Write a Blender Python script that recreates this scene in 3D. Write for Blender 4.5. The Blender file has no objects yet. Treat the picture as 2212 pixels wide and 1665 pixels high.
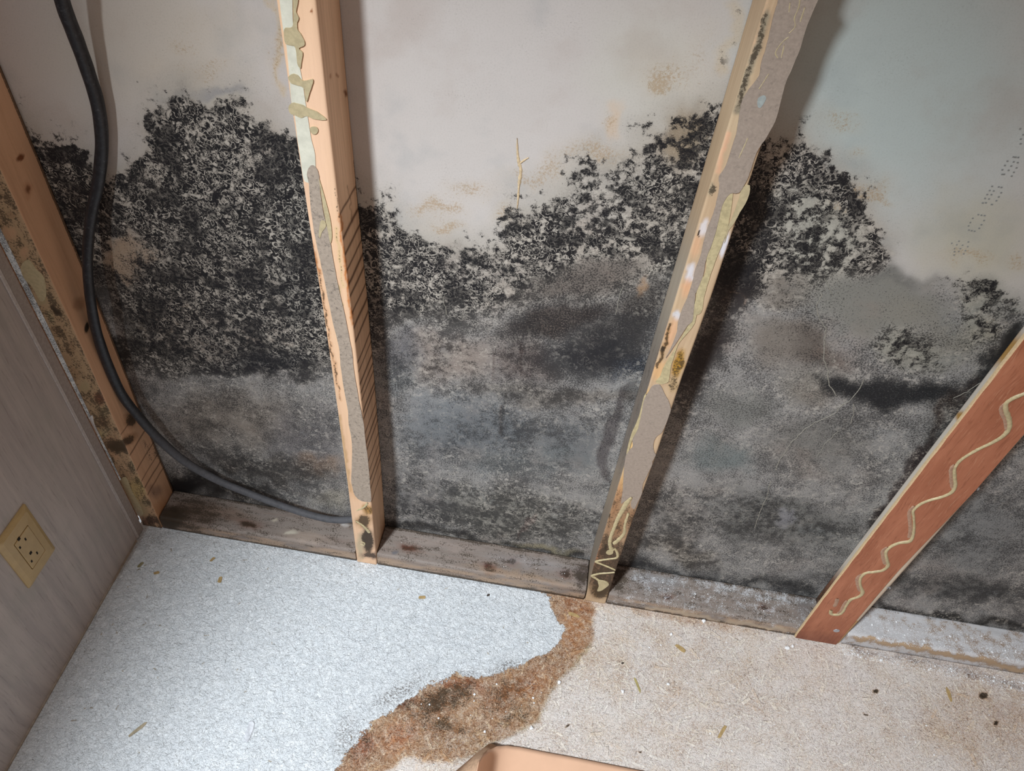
import bpy, bmesh, math, random
import numpy as np
from mathutils import Vector, Matrix

# ------------------------------------------------------------------ camera
IW, IH = 2212, 1665
FOC = 1644.669
CAM = np.array([0.23805, -0.7625, 1.27237])
ROT = np.array([[0.9867023532368313, -0.15624964411401943, 0.04477180844171652],
                [0.14401867440630886, 0.7127679002008527, -0.6864550545123236],
                [0.07534645007662327, 0.683774794181176, 0.7257926310616147]])
sc = bpy.context.scene
cd = bpy.data.cameras.new('camera')
cam = bpy.data.objects.new('camera', cd)
sc.collection.objects.link(cam)
cd.sensor_fit = 'HORIZONTAL'; cd.sensor_width = 36.0
cd.lens = FOC / IW * 36.0
cd.clip_start = 0.01
M = Matrix(ROT.tolist()).to_4x4(); M.translation = Vector(CAM.tolist())
cam.matrix_world = M
sc.camera = cam

# ------------------------------------------------------------------ light
def s2l(c):
    c = c / 255.0
    return c / 12.92 if c <= 0.04045 else ((c + 0.055) / 1.055) ** 2.4
def col(r, g, b): return (s2l(r), s2l(g), s2l(b), 1.0)

w = bpy.data.worlds.new('room_ambient'); sc.world = w; w.use_nodes = True
bg = w.node_tree.nodes['Background']
bg.inputs[0].default_value = (1.0, 0.68, 0.50, 1); bg.inputs[1].default_value = 0.175

def area(name, loc, target, sx, sy, power, color):
    l = bpy.data.lights.new(name, 'AREA'); l.shape = 'RECTANGLE'
    l.size = sx; l.size_y = sy; l.energy = power; l.color = color
    o = bpy.data.objects.new(name, l); sc.collection.objects.link(o)
    o.location = loc
    o.rotation_euler = (Vector(target) - Vector(loc)).to_track_quat('-Z', 'Y').to_euler()
    return o
sl = bpy.data.lights.new('work_lamp', 'SPOT'); sl.energy = 286.0; sl.color = (0.88, 0.95, 1.0)
sl.shadow_soft_size = 0.11; sl.spot_size = math.radians(60); sl.spot_blend = 1.0
so = bpy.data.objects.new('work_lamp', sl); sc.collection.objects.link(so); so.location = (-0.545, -1.46, 2.12)
so.rotation_euler = (Vector((0.27, -0.27, 0.02)) - so.location).to_track_quat('-Z', 'Y').to_euler()
area('floor_fill', (0.35, -1.25, 2.2), (0.35, -0.5, 0.0), 0.7, 0.7, 2.2, (0.84, 0.92, 1.0))  # added overhead fill that brightens the floor, no real source

sc.view_settings.view_transform = 'Standard'
sc.view_settings.look = 'None'
sc.view_settings.exposure = 0.20
sc.view_settings.gamma = 1.0
sc.view_settings.use_curve_mapping = False

# ------------------------------------------------------------------ helpers
C = sc.collection
random.seed(5); rng = np.random.default_rng(11)
D = 0.0656      # depth of the framing
SW = 0.038      # thickness of the framing
PH = 0.0347     # height of the bottom plates

def ray(px, py):
    return ROT @ np.array([(px - IW / 2) / FOC, -(py - IH / 2) / FOC, -1.0])
def at(px, py, axis, v):
    """point of the place seen at that pixel, on the plane axis = v"""
    d = ray(px, py); t = (v - CAM[axis]) / d[axis]
    return CAM + d * t
def proj(P):
    P = np.asarray(P, float)
    c = (P - CAM) @ ROT
    return IW / 2 + FOC * c[..., 0] / -c[..., 2], IH / 2 - FOC * c[..., 1] / -c[..., 2]

def tag(o, label=None, cat=None, group=None, kind=None):
    if label: o['label'] = label
    if cat: o['category'] = cat
    if group: o['group'] = group
    if kind: o['kind'] = kind
    return o
def link(name, me, mat=None, parent=None):
    o = bpy.data.objects.new(name, me); C.objects.link(o)
    if mat is not None:
        me.materials.clear(); me.materials.append(mat)
    if parent is not None: o.parent = parent
    return o
def mesh_np(name, V, F, smooth=True):
    me = bpy.data.meshes.new(name)
    me.from_pydata([tuple(v) for v in V], [], [tuple(f) for f in F])
    me.update()
    if smooth:
        me.polygons.foreach_set('use_smooth', np.ones(len(me.polygons), bool))
    return me
def obj_bm(name, bm, mat, parent=None, smooth=False):
    me = bpy.data.meshes.new(name); bm.normal_update(); bm.to_mesh(me); bm.free()
    if smooth: me.polygons.foreach_set('use_smooth', np.ones(len(me.polygons), bool))
    return link(name, me, mat, parent)

def vnoise(x, y, seed=0):
    """value noise in numpy"""
    r = np.random.default_rng(seed).random((256, 256))
    xi = np.floor(x).astype(int); yi = np.floor(y).astype(int)
    fx = x - xi; fy = y - yi
    fx = fx * fx * (3 - 2 * fx); fy = fy * fy * (3 - 2 * fy)
    a = r[xi % 256, yi % 256]; b = r[(xi + 1) % 256, yi % 256]
    c = r[xi % 256, (yi + 1) % 256]; d = r[(xi + 1) % 256, (yi + 1) % 256]
    return (a * (1 - fx) + b * fx) * (1 - fy) + (c * (1 - fx) + d * fx) * fy
def fbm(x, y, seed=0, octv=4):
    s = 0; a = 1; t = 0
    for i in range(octv):
        s = s + a * vnoise(x * 2 ** i, y * 2 ** i, seed + i); t += a; a *= 0.55
    return s / t

class Paint:
    """stains of a surface: soft dabs, polygons and strokes blended into per-vertex fields"""
    def __init__(s, P, fields, warp=14, freq=1 / 55.0, seed=3):
        s.P = P
        x, y = proj(P)
        s.rx, s.ry = x, y
        s.x = x + warp * 2 * (fbm(x * freq, y * freq, seed) - 0.5) * 2
        s.y = y + warp * 2 * (fbm(x * freq, y * freq, seed + 50) - 0.5) * 2
        s.f = {k: (np.zeros((len(P), 3)) + np.array([s2l(q) for q in v]) if isinstance(v, tuple) else np.full(len(P), float(v))) for k, v in fields.items()}
    def put(s, m, vals):
        for k, v in vals.items():
            if isinstance(v, tuple):
                v = np.array([s2l(q) for q in v])
                s.f[k] = s.f[k] * (1 - m[:, None]) + v * m[:, None]
            else:
                s.f[k] = s.f[k] * (1 - m) + v * m
    def dab(s, x, y, rx, ry, ang=0, a=1, hard=0.3, **vals):
        c, n = math.cos(math.radians(ang)), math.sin(math.radians(ang))
        u = ((s.x - x) * c + (s.y - y) * n) / rx; v = (-(s.x - x) * n + (s.y - y) * c) / ry
        r = np.sqrt(u * u + v * v)
        m = np.clip((1.25 - r) / (1.25 - hard), 0, 1); m = m * m * (3 - 2 * m) * a
        s.put(m, vals)
    def poly(s, pts, feather=10, a=1, raw=False, **vals):
        x = s.rx if raw else s.x; y = s.ry if raw else s.y
        p = np.array(pts, float); n = len(p)
        d2 = np.full(len(x), 1e12); ins = np.zeros(len(x), bool)
        for i in range(n):
            x0, y0 = p[i]; x1, y1 = p[(i + 1) % n]
            dx, dy = x1 - x0, y1 - y0; L = dx * dx + dy * dy + 1e-9
            t = np.clip(((x - x0) * dx + (y - y0) * dy) / L, 0, 1)
            d2 = np.minimum(d2, (x - x0 - t * dx) ** 2 + (y - y0 - t * dy) ** 2)
            c = ((y0 > y) != (y1 > y)) & (x < dx * (y - y0) / (dy if abs(dy) > 1e-9 else 1e-9) + x0)
            ins ^= c
        sd = np.where(ins, 1, -1) * np.sqrt(d2)
        m = np.clip(0.5 + sd / (2 * feather), 0, 1); m = m * m * (3 - 2 * m) * a
        s.put(m, vals)
        return sd
    def stroke(s, pts, wd, feather=4, a=1, raw=False, **vals):
        x = s.rx if raw else s.x; y = s.ry if raw else s.y
        d2 = np.full(len(x), 1e12)
        for (x0, y0), (x1, y1) in zip(pts[:-1], pts[1:]):
            dx, dy = x1 - x0, y1 - y0; L = dx * dx + dy * dy + 1e-9
            t = np.clip(((x - x0) * dx + (y - y0) * dy) / L, 0, 1)
            d2 = np.minimum(d2, (x - x0 - t * dx) ** 2 + (y - y0 - t * dy) ** 2)
        m = np.clip((wd + feather - np.sqrt(d2)) / (2 * feather), 0, 1); m = m * m * (3 - 2 * m) * a
        s.put(m, vals)
    def store(s, me):
        for k, v in s.f.items():
            if v.ndim == 2:
                at_ = me.attributes.new(k, 'FLOAT_COLOR', 'POINT')
                at_.data.foreach_set('color', np.concatenate([v, np.ones((len(v), 1))], 1).astype(np.float32).ravel())
            else:
                at_ = me.attributes.new(k, 'FLOAT', 'POINT')
                at_.data.foreach_set('value', v.astype(np.float32))

# ---- node shorthand
class N:
    def __init__(s, name):
        s.m = bpy.data.materials.new(name); s.m.use_nodes = True
        s.t = s.m.node_tree; s.t.nodes.clear()
        s.out = s.t.nodes.new('ShaderNodeOutputMaterial')
        s.b = s.t.nodes.new('ShaderNodeBsdfPrincipled')
        s.t.links.new(s.b.outputs[0], s.out.inputs[0])
        s.tc = s.t.nodes.new('ShaderNodeTexCoord')
        s.pos = s.tc.outputs['Object']
    def set(s, sock, v):
        if v is None: return
        if isinstance(v, bpy.types.NodeSocket): s.t.links.new(v, sock)
        elif isinstance(v, (tuple, list)) and sock.type == 'RGBA' and len(v) == 3: sock.default_value = (*v, 1)
        else: sock.default_value = v
    def node(s, typ, **kw):
        n = s.t.nodes.new(typ)
        for k, v in kw.items(): setattr(n, k, v)
        return n
    def math(s, op, a, b=None, c=None, clamp=False):
        n = s.node('ShaderNodeMath', operation=op, use_clamp=clamp)
        s.set(n.inputs[0], a); s.set(n.inputs[1], b)
        if c is not None: s.set(n.inputs[2], c)
        return n.outputs[0]
    def add(s, a, b): return s.math('ADD', a, b)
    def sub(s, a, b): return s.math('SUBTRACT', a, b)
    def mul(s, a, b, clamp=False): return s.math('MULTIPLY', a, b, clamp=clamp)
    def mx(s, a, b): return s.math('MAXIMUM', a, b)
    def vmath(s, op, a, b=None, scale=None):
        n = s.node('ShaderNodeVectorMath', operation=op)
        s.set(n.inputs[0], a); s.set(n.inputs[1], b)
        if scale is not None: s.set(n.inputs['Scale'], scale)
        return n.outputs[0]
    def step(s, v, lo, hi, o0=0.0, o1=1.0):
        n = s.node('ShaderNodeMapRange', interpolation_type='SMOOTHSTEP')
        s.set(n.inputs[0], v); s.set(n.inputs[1], lo); s.set(n.inputs[2], hi)
        s.set(n.inputs[3], o0); s.set(n.inputs[4], o1)
        return n.outputs[0]
    def lin(s, v, lo, hi, o0=0.0, o1=1.0):
        n = s.node('ShaderNodeMapRange')
        s.set(n.inputs[0], v); s.set(n.inputs[1], lo); s.set(n.inputs[2], hi)
        s.set(n.inputs[3], o0); s.set(n.inputs[4], o1)
        return n.outputs[0]
    def mix(s, f, a, b, mode='MIX'):
        n = s.node('ShaderNodeMix', data_type='RGBA', blend_type=mode)
        s.set(n.inputs[0], f); s.set(n.inputs[6], a); s.set(n.inputs[7], b)
        return n.outputs[2]
    def noise(s, scale, detail=4, rough=0.6, vec=None, dist=0.0, color=False):
        n = s.node('ShaderNodeTexNoise')
        s.set(n.inputs['Vector'], vec if vec is not None else s.pos)
        s.set(n.inputs['Scale'], scale); s.set(n.inputs['Detail'], detail)
        s.set(n.inputs['Roughness'], rough); s.set(n.inputs['Distortion'], dist)
        return n.outputs['Color' if color else 'Fac']
    def vor(s, scale, vec=None, feature='F1', rand=1.0):
        n = s.node('ShaderNodeTexVoronoi', feature=feature)
        s.set(n.inputs['Vector'], vec if vec is not None else s.pos)
        s.set(n.inputs['Scale'], scale); s.set(n.inputs['Randomness'], rand)
        return n
    def attr(s, name, color=False):
        n = s.node('ShaderNodeAttribute', attribute_name=name)
        return n.outputs['Color' if color else 'Fac']
    def sep(s, v):
        n = s.node('ShaderNodeSeparateXYZ'); s.set(n.inputs[0], v); return n.outputs
    def comb(s, x, y, z):
        n = s.node('ShaderNodeCombineXYZ'); s.set(n.inputs[0], x); s.set(n.inputs[1], y); s.set(n.inputs[2], z)
        return n.outputs[0]
    def scale(s, v, sx, sy, sz): return s.vmath('MULTIPLY', v, (sx, sy, sz))
    def warp(s, v, scale, amt, detail=2):
        n = s.noise(scale, detail, 0.5, v, color=True)
        return s.vmath('ADD', v, s.vmath('SCALE', s.vmath('SUBTRACT', n, (0.5, 0.5, 0.5)), scale=amt))
    def bump(s, h, strength=0.3, dist=0.001, nrm=None):
        n = s.node('ShaderNodeBump'); s.set(n.inputs['Height'], h)
        s.set(n.inputs['Strength'], strength); s.set(n.inputs['Distance'], dist)
        s.set(n.inputs['Normal'], nrm)
        return n.outputs[0]
    def chips(s, vec, cell, length, width, seed):
        """straw-like flakes lying at a random angle in every cell; returns (id 0..1, shape 0..1)"""
        v = s.vmath('ADD', vec, (seed * 3.1, seed * 1.7, 0))
        v = s.warp(v, 90, 0.002)
        vo = s.vor(cell, v)
        cc = s.sep(vo.outputs['Color'])
        local = s.vmath('SUBTRACT', v, vo.outputs['Position'])
        rt = s.node('ShaderNodeVectorRotate', rotation_type='Z_AXIS')
        s.set(rt.inputs['Vector'], local); s.set(rt.inputs['Angle'], s.mul(cc[0], 6.283))
        q = s.sep(rt.outputs[0])
        ln = s.mul(s.math('ABSOLUTE', q[0]), s.math('DIVIDE', 1.0, s.add(s.mul(cc[1], length * 0.8), length * 0.4)))
        wd = s.mul(s.math('ABSOLUTE', q[1]), s.math('DIVIDE', 1.0, s.add(s.mul(cc[2], width), width * 0.4)))
        sh = s.mx(ln, wd)
        return cc, s.step(sh, 1.0, 0.82)
    def done(s, color=None, rough=0.7, nrm=None, spec=0.3, metal=0.0):
        s.set(s.b.inputs['Base Color'], color); s.set(s.b.inputs['Roughness'], rough)
        s.set(s.b.inputs['Normal'], nrm); s.b.inputs['Specular IOR Level'].default_value = spec
        s.b.inputs['Metallic'].default_value = metal
        return s.m

# ------------------------------------------------------------------ materials
def mat_wall():
    n = N('mouldy_gypsum_paper')
    tone = n.attr('tone', True); mold = n.attr('mold'); ring = n.attr('ring')
    rust = n.attr('rust'); con = n.attr('con'); fine = n.attr('fine')
    v = n.warp(n.warp(n.pos, 60, 0.005, 2), 300, 0.002, 1)
    big = n.noise(85, 5, 0.62, v)
    sm = n.noise(430, 4, 0.75, n.pos)
    nz = n.add(n.mul(big, n.sub(1.0, fine)), n.mul(sm, fine))
    nz = n.math('MULTIPLY_ADD', n.sub(nz, 0.5), 2.7, 0.5)
    nz = n.add(nz, n.mul(n.sub(n.noise(17, 4, 0.55), 0.5), n.lin(fine, 0.2, 0.9, 1.5, 0.8)))
    nz = n.add(nz, n.mul(n.sub(n.noise(900, 3, 0.75), 0.5), 0.9))
    dark = n.step(n.sub(mold, nz), -0.10, 0.12)
    dark = n.mul(dark, n.step(mold, 0.02, 0.2))
    # bare rims left where the colonies grew together
    def worms(scale, wd, off, k):
        c = n.noise(scale, 1.5, 0.5, n.vmath('ADD', n.warp(n.pos, 500, 0.0018, 1), (k, 0, k)))
        l1 = n.step(n.math('ABSOLUTE', n.sub(c, 0.5 + off)), wd, wd * 0.35)
        l2 = n.step(n.math('ABSOLUTE', n.sub(c, 0.5 - off)), wd, wd * 0.35)
        return n.mx(l1, l2), c
    w1, c1 = worms(64, 0.017, 0.075, 0.0)
    w2, c2 = worms(125, 0.024, 0.07, 3.0)
    def rings(cell, th, pres, sd):
        vv = n.warp(n.vmath('ADD', n.warp(n.pos, 150, 0.005, 2), (sd, 0, sd)), 420, 0.003, 1)
        vo = n.vor(cell, vv); cc = n.sep(vo.outputs['Color'])
        d = vo.outputs['Distance']
        r = n.add(n.mul(cc[0], 0.28), 0.14)
        line = n.step(n.math('ABSOLUTE', n.sub(d, r)), th, th * 0.4)
        on = n.math('GREATER_THAN', cc[1], pres)
        return n.mul(line, on)
    r1 = rings(56, 0.060, 0.40, 0.0); r2 = rings(100, 0.085, 0.35, 3.3)
    brk = n.step(n.noise(120, 4, 0.7), 0.40, 0.56)
    brk2 = n.step(n.noise(60, 3, 0.6), 0.42, 0.58)
    big_on = n.step(fine, 0.75, 0.35)
    lines = n.mx(n.mx(n.mul(n.mul(w1, brk), big_on), n.mul(w2, n.sub(1.0, brk2))), n.mx(n.mul(n.mul(r1, brk2), big_on), n.mul(r2, brk)))
    lines = n.mul(n.mul(lines, ring), n.step(n.noise(800, 2, 0.6), 0.30, 0.55, 0.45, 1.0))
    calm = n.step(n.add(n.mul(n.noise(13, 3, 0.6), 0.6), n.mul(n.noise(34, 2, 0.5), 0.4)), 0.44, 0.52, 0.22, 1.0)
    lines = n.mul(n.mul(lines, calm), n.step(mold, 0.15, 0.4))
    pale = n.mul(n.mul(n.step(c2, 0.58, 0.64), n.step(n.noise(45, 2), 0.42, 0.56)), n.mul(n.mul(ring, calm), 0.9))
    # fuzz: the black is never quite even
    fz = n.mul(n.step(n.noise(420, 4, 0.8), 0.46, 0.72), n.step(n.noise(70, 3, 0.6), 0.38, 0.66, 0.25, 1.0))
    black = n.mix(n.noise(40, 3), col(16, 18, 23), col(32, 30, 32))
    dk = n.mix(con, tone, n.mix(n.mul(fz, 0.20), black, tone))
    soft = n.step(n.sub(mold, n.math('MULTIPLY_ADD', n.sub(n.noise(36, 4, 0.6, v), 0.5), 2.2, 0.5)), -0.25, 0.25)
    tn = n.mix(n.mul(n.mul(soft, n.lin(fine, 0.2, 0.9, 0.24, 0.12)), n.mul(mold, 1.6, True)), tone, n.mix(0.75, tone, col(25, 25, 28)))
    h = n.noise(9, 4, 0.6)
    tn = n.mix(n.step(h, 0.52, 0.72, 0.0, 0.20), tn, col(150, 124, 108))
    tn = n.mix(n.step(h, 0.46, 0.28, 0.0, 0.20), tn, col(122, 134, 140))
    tn = n.mix(n.step(n.noise(520, 4, 0.8), 0.48, 0.80, 0.0, 0.30), tn, col(110, 106, 102))
    tn = n.mix(n.mul(n.step(n.noise(640, 3, 0.7), 0.56, 0.68), n.mul(mold, 0.6, True)), tn, col(214, 208, 198))
    rs = n.step(n.sub(n.mul(rust, 0.95), n.math('MULTIPLY_ADD', n.sub(n.add(n.mul(n.noise(330, 5, 0.85), 0.85), n.mul(n.noise(50, 3, 0.6), 0.15)), 0.5), 3.2, 0.62)), -0.1, 0.25)
    tn = n.mix(n.mul(rs, 0.55), tn, n.mix(n.noise(60), col(160, 118, 74), col(140, 122, 84)))
    tn = n.mix(n.mul(rust, 0.16), tn, col(190, 168, 130))
    pep = n.mul(n.step(n.noise(560, 4, 0.8), 0.56, 0.66), n.mx(n.step(n.noise(16, 4, 0.65), 0.46, 0.66), n.step(mold, 0.0, 0.08)))
    tn = n.mix(n.mul(pep, 0.45), tn, col(100, 92, 86))
    vo = n.vor(38, n.pos); sp = n.mul(n.step(vo.outputs['Distance'], 0.07, 0.03), n.math('GREATER_THAN', n.sep(vo.outputs['Color'])[0], 0.82))
    tn = n.mix(n.mul(sp, 0.6), tn, col(70, 64, 60))
    c = n.mix(dark, tn, dk)
    c = n.mix(n.mul(n.mx(lines, pale), 0.92, True), c, n.mix(n.mul(0.5, con), tone, col(200, 193, 182)))
    nr = n.bump(n.add(n.mul(n.noise(500, 4, 0.7), 0.5), n.mul(n.sub(1.0, dark), 0.5)), 0.25, 0.0006)
    nr = n.bump(n.noise(14, 3, 0.5), 0.35, 0.004, nr)
    return n.done(c, n.add(n.mul(dark, -0.12), 0.78), nr, 0.25)

def chipboard_color(n):
    """flake board: many small flakes in several layers"""
    v = n.pos
    base = n.mix(n.step(n.noise(520, 5, 0.8), 0.32, 0.68), col(140, 112, 90), col(232, 214, 196))
    hgt = n.mul(n.noise(500, 4, 0.75), 0.5)
    pal = [(col(172, 140, 116), col(240, 226, 210), 230, 0.0036, 0.0006, 1, .15), (col(240, 226, 208), col(184, 152, 126), 180, 0.0050, 0.0008, 2, .35),
           (col(140, 108, 84), col(236, 220, 200), 140, 0.0064, 0.0009, 6, .50), (col(242, 230, 208), col(206, 176, 148), 105, 0.0085, 0.0012, 3, .5),
           (col(236, 218, 192), col(246, 234, 214), 62, 0.0140, 0.0016, 4, .74), (col(240, 224, 198), col(214, 184, 152), 48, 0.0170, 0.0026, 8, .86), (col(180, 146, 118), col(246, 234, 218), 290, 0.0028, 0.0005, 5, .35)]
    for a, b, cell, ln, wd, sd, pr in pal:
        cc, sh = n.chips(v, cell, ln, wd, sd)
        on = n.mul(sh, n.math('GREATER_THAN', cc[2], pr))
        base = n.mix(n.mul(on, 0.85), base, n.mix(n.step(cc[1], 0.2, 0.8), a, b))
        hgt = n.add(hgt, n.mul(on, n.add(n.mul(cc[0], 0.5), 0.1)))
    base = n.mix(n.step(n.noise(13, 3, 0.6), 0.4, 0.65, 0.0, 0.25), base, col(226, 204, 176))
    return base, hgt

def mat_floor():
    n = N('flake_board_floor')
    tone = n.attr('tone', True); stain = n.attr('stain'); wp = n.attr('white'); dust = n.attr('dust'); mold = n.attr('mold')
    base, hgt = chipboard_color(n)
    # stain
    grey = n.noise(90, 5, 0.7)
    st = n.mix(1.0, base, tone, 'MULTIPLY')
    c = n.mix(n.mul(stain, n.step(grey, 0.30, 0.62, 0.35, 1.0)), base, st)
    dk = n.step(n.sub(mold, n.math('MULTIPLY_ADD', n.sub(n.add(n.mul(n.noise(420, 5, 0.8), 0.7), n.mul(n.noise(60, 3), 0.3)), 0.5), 3.0, 0.62)), -0.08, 0.16)
    c = n.mix(n.mul(n.mul(dk, n.step(mold, .02, .1)), 0.85), c, n.mix(n.noise(120), col(44, 42, 32), col(78, 62, 46)))
    # white dust film
    ds = n.step(n.sub(dust, n.math('MULTIPLY_ADD', n.sub(n.add(n.mul(n.noise(330, 5, 0.8), 0.65), n.mul(n.noise(22, 3), 0.35)), 0.5), 2.6, 0.55)), -0.35, 0.45)
    c = n.mix(n.mul(ds, 0.62), c, col(244, 242, 242))
    pits = n.step(n.noise(150, 4, 0.65), 0.70, 0.76)
    c = n.mix(n.mul(pits, 0.7), c, col(70, 52, 38))
    vo = n.vor(75); gr = n.mul(n.step(vo.outputs['Distance'], 0.10, 0.06), n.math('GREATER_THAN', n.sep(vo.outputs['Color'])[1], n.sub(1.0, n.mul(dust, 0.20))))
    c = n.mix(gr, c, col(240, 242, 245))
    # white paint with a ragged edge that the flakes stick through
    edge = n.add(n.mul(n.noise(260, 5, 0.75, n.warp(n.pos, 200, 0.004)), 0.7), n.mul(n.noise(70, 3), 0.3))
    pm = n.step(n.sub(n.add(wp, n.mul(n.sub(edge, 0.5), 1.9)), 0.5), -0.04, 0.05)
    paint = n.mix(n.step(n.noise(60, 4), 0.35, 0.7), col(228, 234, 239), col(240, 245, 249))
    paint = n.mix(n.mul(n.step(n.noise(420, 5, 0.8, n.warp(n.pos, 120, 0.01)), 0.52, 0.40), 0.25), paint, col(176, 176, 180))
    cc, sh = n.chips(n.pos, 150, 0.0035, 0.0005, 9)
    paint = n.mix(n.mul(n.mul(sh, n.math('GREATER_THAN', cc[1], 0.84)), 0.45), paint, col(128, 128, 122))
    cc, sh = n.chips(n.pos, 60, 0.004, 0.0009, 12)
    paint = n.mix(n.mul(n.mul(sh, n.mul(n.math('GREATER_THAN', cc[2], 0.965), n.step(n.noise(300, 4, .7), .42, .52))), 0.7), paint, col(160, 144, 116))
    wear = n.mul(n.step(n.noise(34, 5, 0.7), 0.60, 0.72), n.step(n.noise(330, 4, 0.7), 0.50, 0.62))
    paint = n.mix(n.mul(wear, 0.5), paint, col(165, 158, 142))
    grub = n.mul(n.attr('grub'), n.step(n.noise(300, 5, 0.75), 0.47, 0.58))
    paint = n.mix(n.mul(grub, 0.85), paint, col(84, 66, 54))
    c = n.mix(pm, c, paint)
    h2 = n.add(n.mul(hgt, n.sub(1.0, n.mul(pm, 0.45))), n.mul(pm, 0.5))
    nr = n.bump(h2, 1.0, 0.0022)
    nr = n.bump(n.noise(130, 4, 0.65, n.warp(n.pos, 90, 0.025)), n.mul(pm, 1.0), 0.0045, nr)
    return n.done(c, n.lin(pm, 0, 1, 0.85, 0.55), nr, 0.25)

def mat_wood(name='framing_lumber', axis='z', bumpk=0.2):
    """timber whose colour, grime and mould come from the stain fields of each board"""
    n = N(name)
    tone = n.attr('tone', True); mold = n.attr('mold'); gr = n.attr('grain')
    k = {'z': (1, 1, 0.045), 'x': (0.045, 1, 1)}[axis]
    v = n.scale(n.warp(n.pos, 12, 0.006), *k)
    g1 = n.noise(260, 4, 0.6, v); g2 = n.noise(70, 3, 0.55, v)
    g = n.add(n.mul(g1, 0.5), n.mul(g2, 0.5))
    c = n.mix(n.mul(n.step(g, 0.40, 0.66), n.mul(gr, 0.55)), tone, n.mix(0.62, tone, col(120, 72, 42)))
    c = n.mix(n.mul(n.step(n.noise(900, 3, 0.7), 0.5, 0.8), 0.12), c, col(90, 70, 55))
    nz = n.add(n.mul(n.noise(420, 5, 0.72), 0.6), n.mul(n.noise(90, 4, 0.6, n.scale(n.pos, *[max(q, 0.35) for q in k])), 0.4))
    dk = n.step(n.sub(n.lin(mold, 0, 1, 0.22, 0.75), nz), -0.03, 0.04)
    c = n.mix(n.mul(dk, 0.8), c, n.mix(n.noise(80), col(38, 32, 26), col(72, 60, 46)))
    du = n.attr('dust')
    gg = n.step(n.sub(n.lin(du, 0, 1, 0.2, 0.8), n.add(n.mul(n.noise(600, 4, 0.75), 0.6), n.mul(n.noise(60, 3), 0.4))), -0.02, 0.08)
    c = n.mix(n.mul(gg, 0.8), c, col(206, 208, 212))
    nr = n.bump(n.add(n.mul(g, 0.6), n.mul(n.noise(500, 3), 0.4)), bumpk, 0.0008)
    return n.done(c, 0.62, nr, 0.3)

def mat_flat(name, c, rough=0.6, var=0.12, sc_=120, spec=0.3, metal=0.0, bumpk=0.1, mottle=None, mott=0.5):
    n = N(name)
    a = n.noise(sc_, 4, 0.65)
    dark = tuple(x * (1 - var * 2.5) for x in c[:3]); lite = tuple(min(1, x * (1 + var)) for x in c[:3])
    cc = n.mix(n.step(a, 0.3, 0.7), dark, lite)
    if mottle is not None:
        cc = n.mix(n.mul(n.step(n.noise(230, 5, 0.75), 0.53, 0.66), mott), cc, mottle)
    return n.done(cc, rough, n.bump(n.noise(sc_ * 3, 3), bumpk, 0.0006), spec, metal)

def mat_panel():
    n = N('printed_wood_grain_panel')
    v = n.scale(n.warp(n.pos, 8, 0.012), 1, 1, 0.05)
    g = n.noise(330, 5, 0.7, v); g2 = n.noise(60, 3, 0.5, v)
    c = n.mix(n.step(g2, 0.3, 0.7), col(170, 161, 157), col(190, 180, 174))
    c = n.mix(n.step(g, 0.52, 0.72, 0, 0.55), c, col(130, 118, 112))
    c = n.mix(n.step(n.noise(200, 4, 0.6, n.scale(n.pos, 1, 1, 0.12)), 0.56, 0.70, 0, 0.4), c, col(190, 182, 176))
    c = n.mix(n.step(n.noise(14, 3), 0.45, 0.7, 0, 0.22), c, col(150, 152, 140))
    return n.done(c, 0.5, n.bump(g, 0.12, 0.0005), 0.35)

def mat_luan():
    n = N('reddish_plywood_face')
    v = n.scale(n.warp(n.pos, 20, 0.008), 1, 1, 0.06)
    g = n.noise(420, 5, 0.7, v); g2 = n.noise(40, 3, 0.5, n.scale(n.pos, 1, 1, 0.2))
    c = n.mix(n.step(g2, 0.3, 0.7), col(158, 98, 72), col(178, 116, 88))
    c = n.mix(n.step(g, 0.50, 0.70, 0, 0.55), c, col(118, 66, 46))
    c = n.mix(n.step(n.noise(500, 3, 0.6, v), 0.58, 0.7, 0, 0.35), c, col(200, 150, 120))
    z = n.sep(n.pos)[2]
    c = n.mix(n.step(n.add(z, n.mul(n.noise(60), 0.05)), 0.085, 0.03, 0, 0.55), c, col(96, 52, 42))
    return n.done(c, 0.55, n.bump(g, 0.15, 0.0005), 0.3)

WALL = mat_wall(); FLOOR = mat_floor(); WOOD = mat_wood(); PLATE = mat_wood('weathered_plate_lumber', 'x', 0.5)
PANEL = mat_panel(); LUAN = mat_luan()
PAPER = mat_flat('torn_grey_paper', col(160, 146, 134), 0.85, 0.05, 300, 0.15, mottle=col(118, 108, 100), mott=0.35)
PAPER2 = mat_flat('mildewed_torn_paper', col(166, 152, 138), 0.85, 0.06, 250, 0.15, mottle=col(84, 78, 74), mott=0.65)
VINYL = mat_flat('pale_green_film', col(212, 210, 194), 0.5, 0.05, 60, 0.35, mottle=col(188, 190, 166), mott=0.4)
GLUE = mat_flat('dried_adhesive', col(188, 174, 136), 0.45, 0.08, 200, 0.4, bumpk=0.3)
GLUE2 = mat_flat('olive_adhesive', col(184, 170, 136), 0.45, 0.06, 200, 0.4, bumpk=0.3)
SMEAR = mat_flat('smeared_adhesive', col(172, 138, 116), 0.5, 0.10, 250, 0.35)
EDGE = mat_flat('raw_plywood_edge', col(222, 196, 156), 0.7, 0.06, 400)
TRIM = mat_flat('white_trim_plastic', col(196, 190, 188), 0.5, 0.05, 200, mottle=col(160, 152, 146), mott=0.4)
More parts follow.
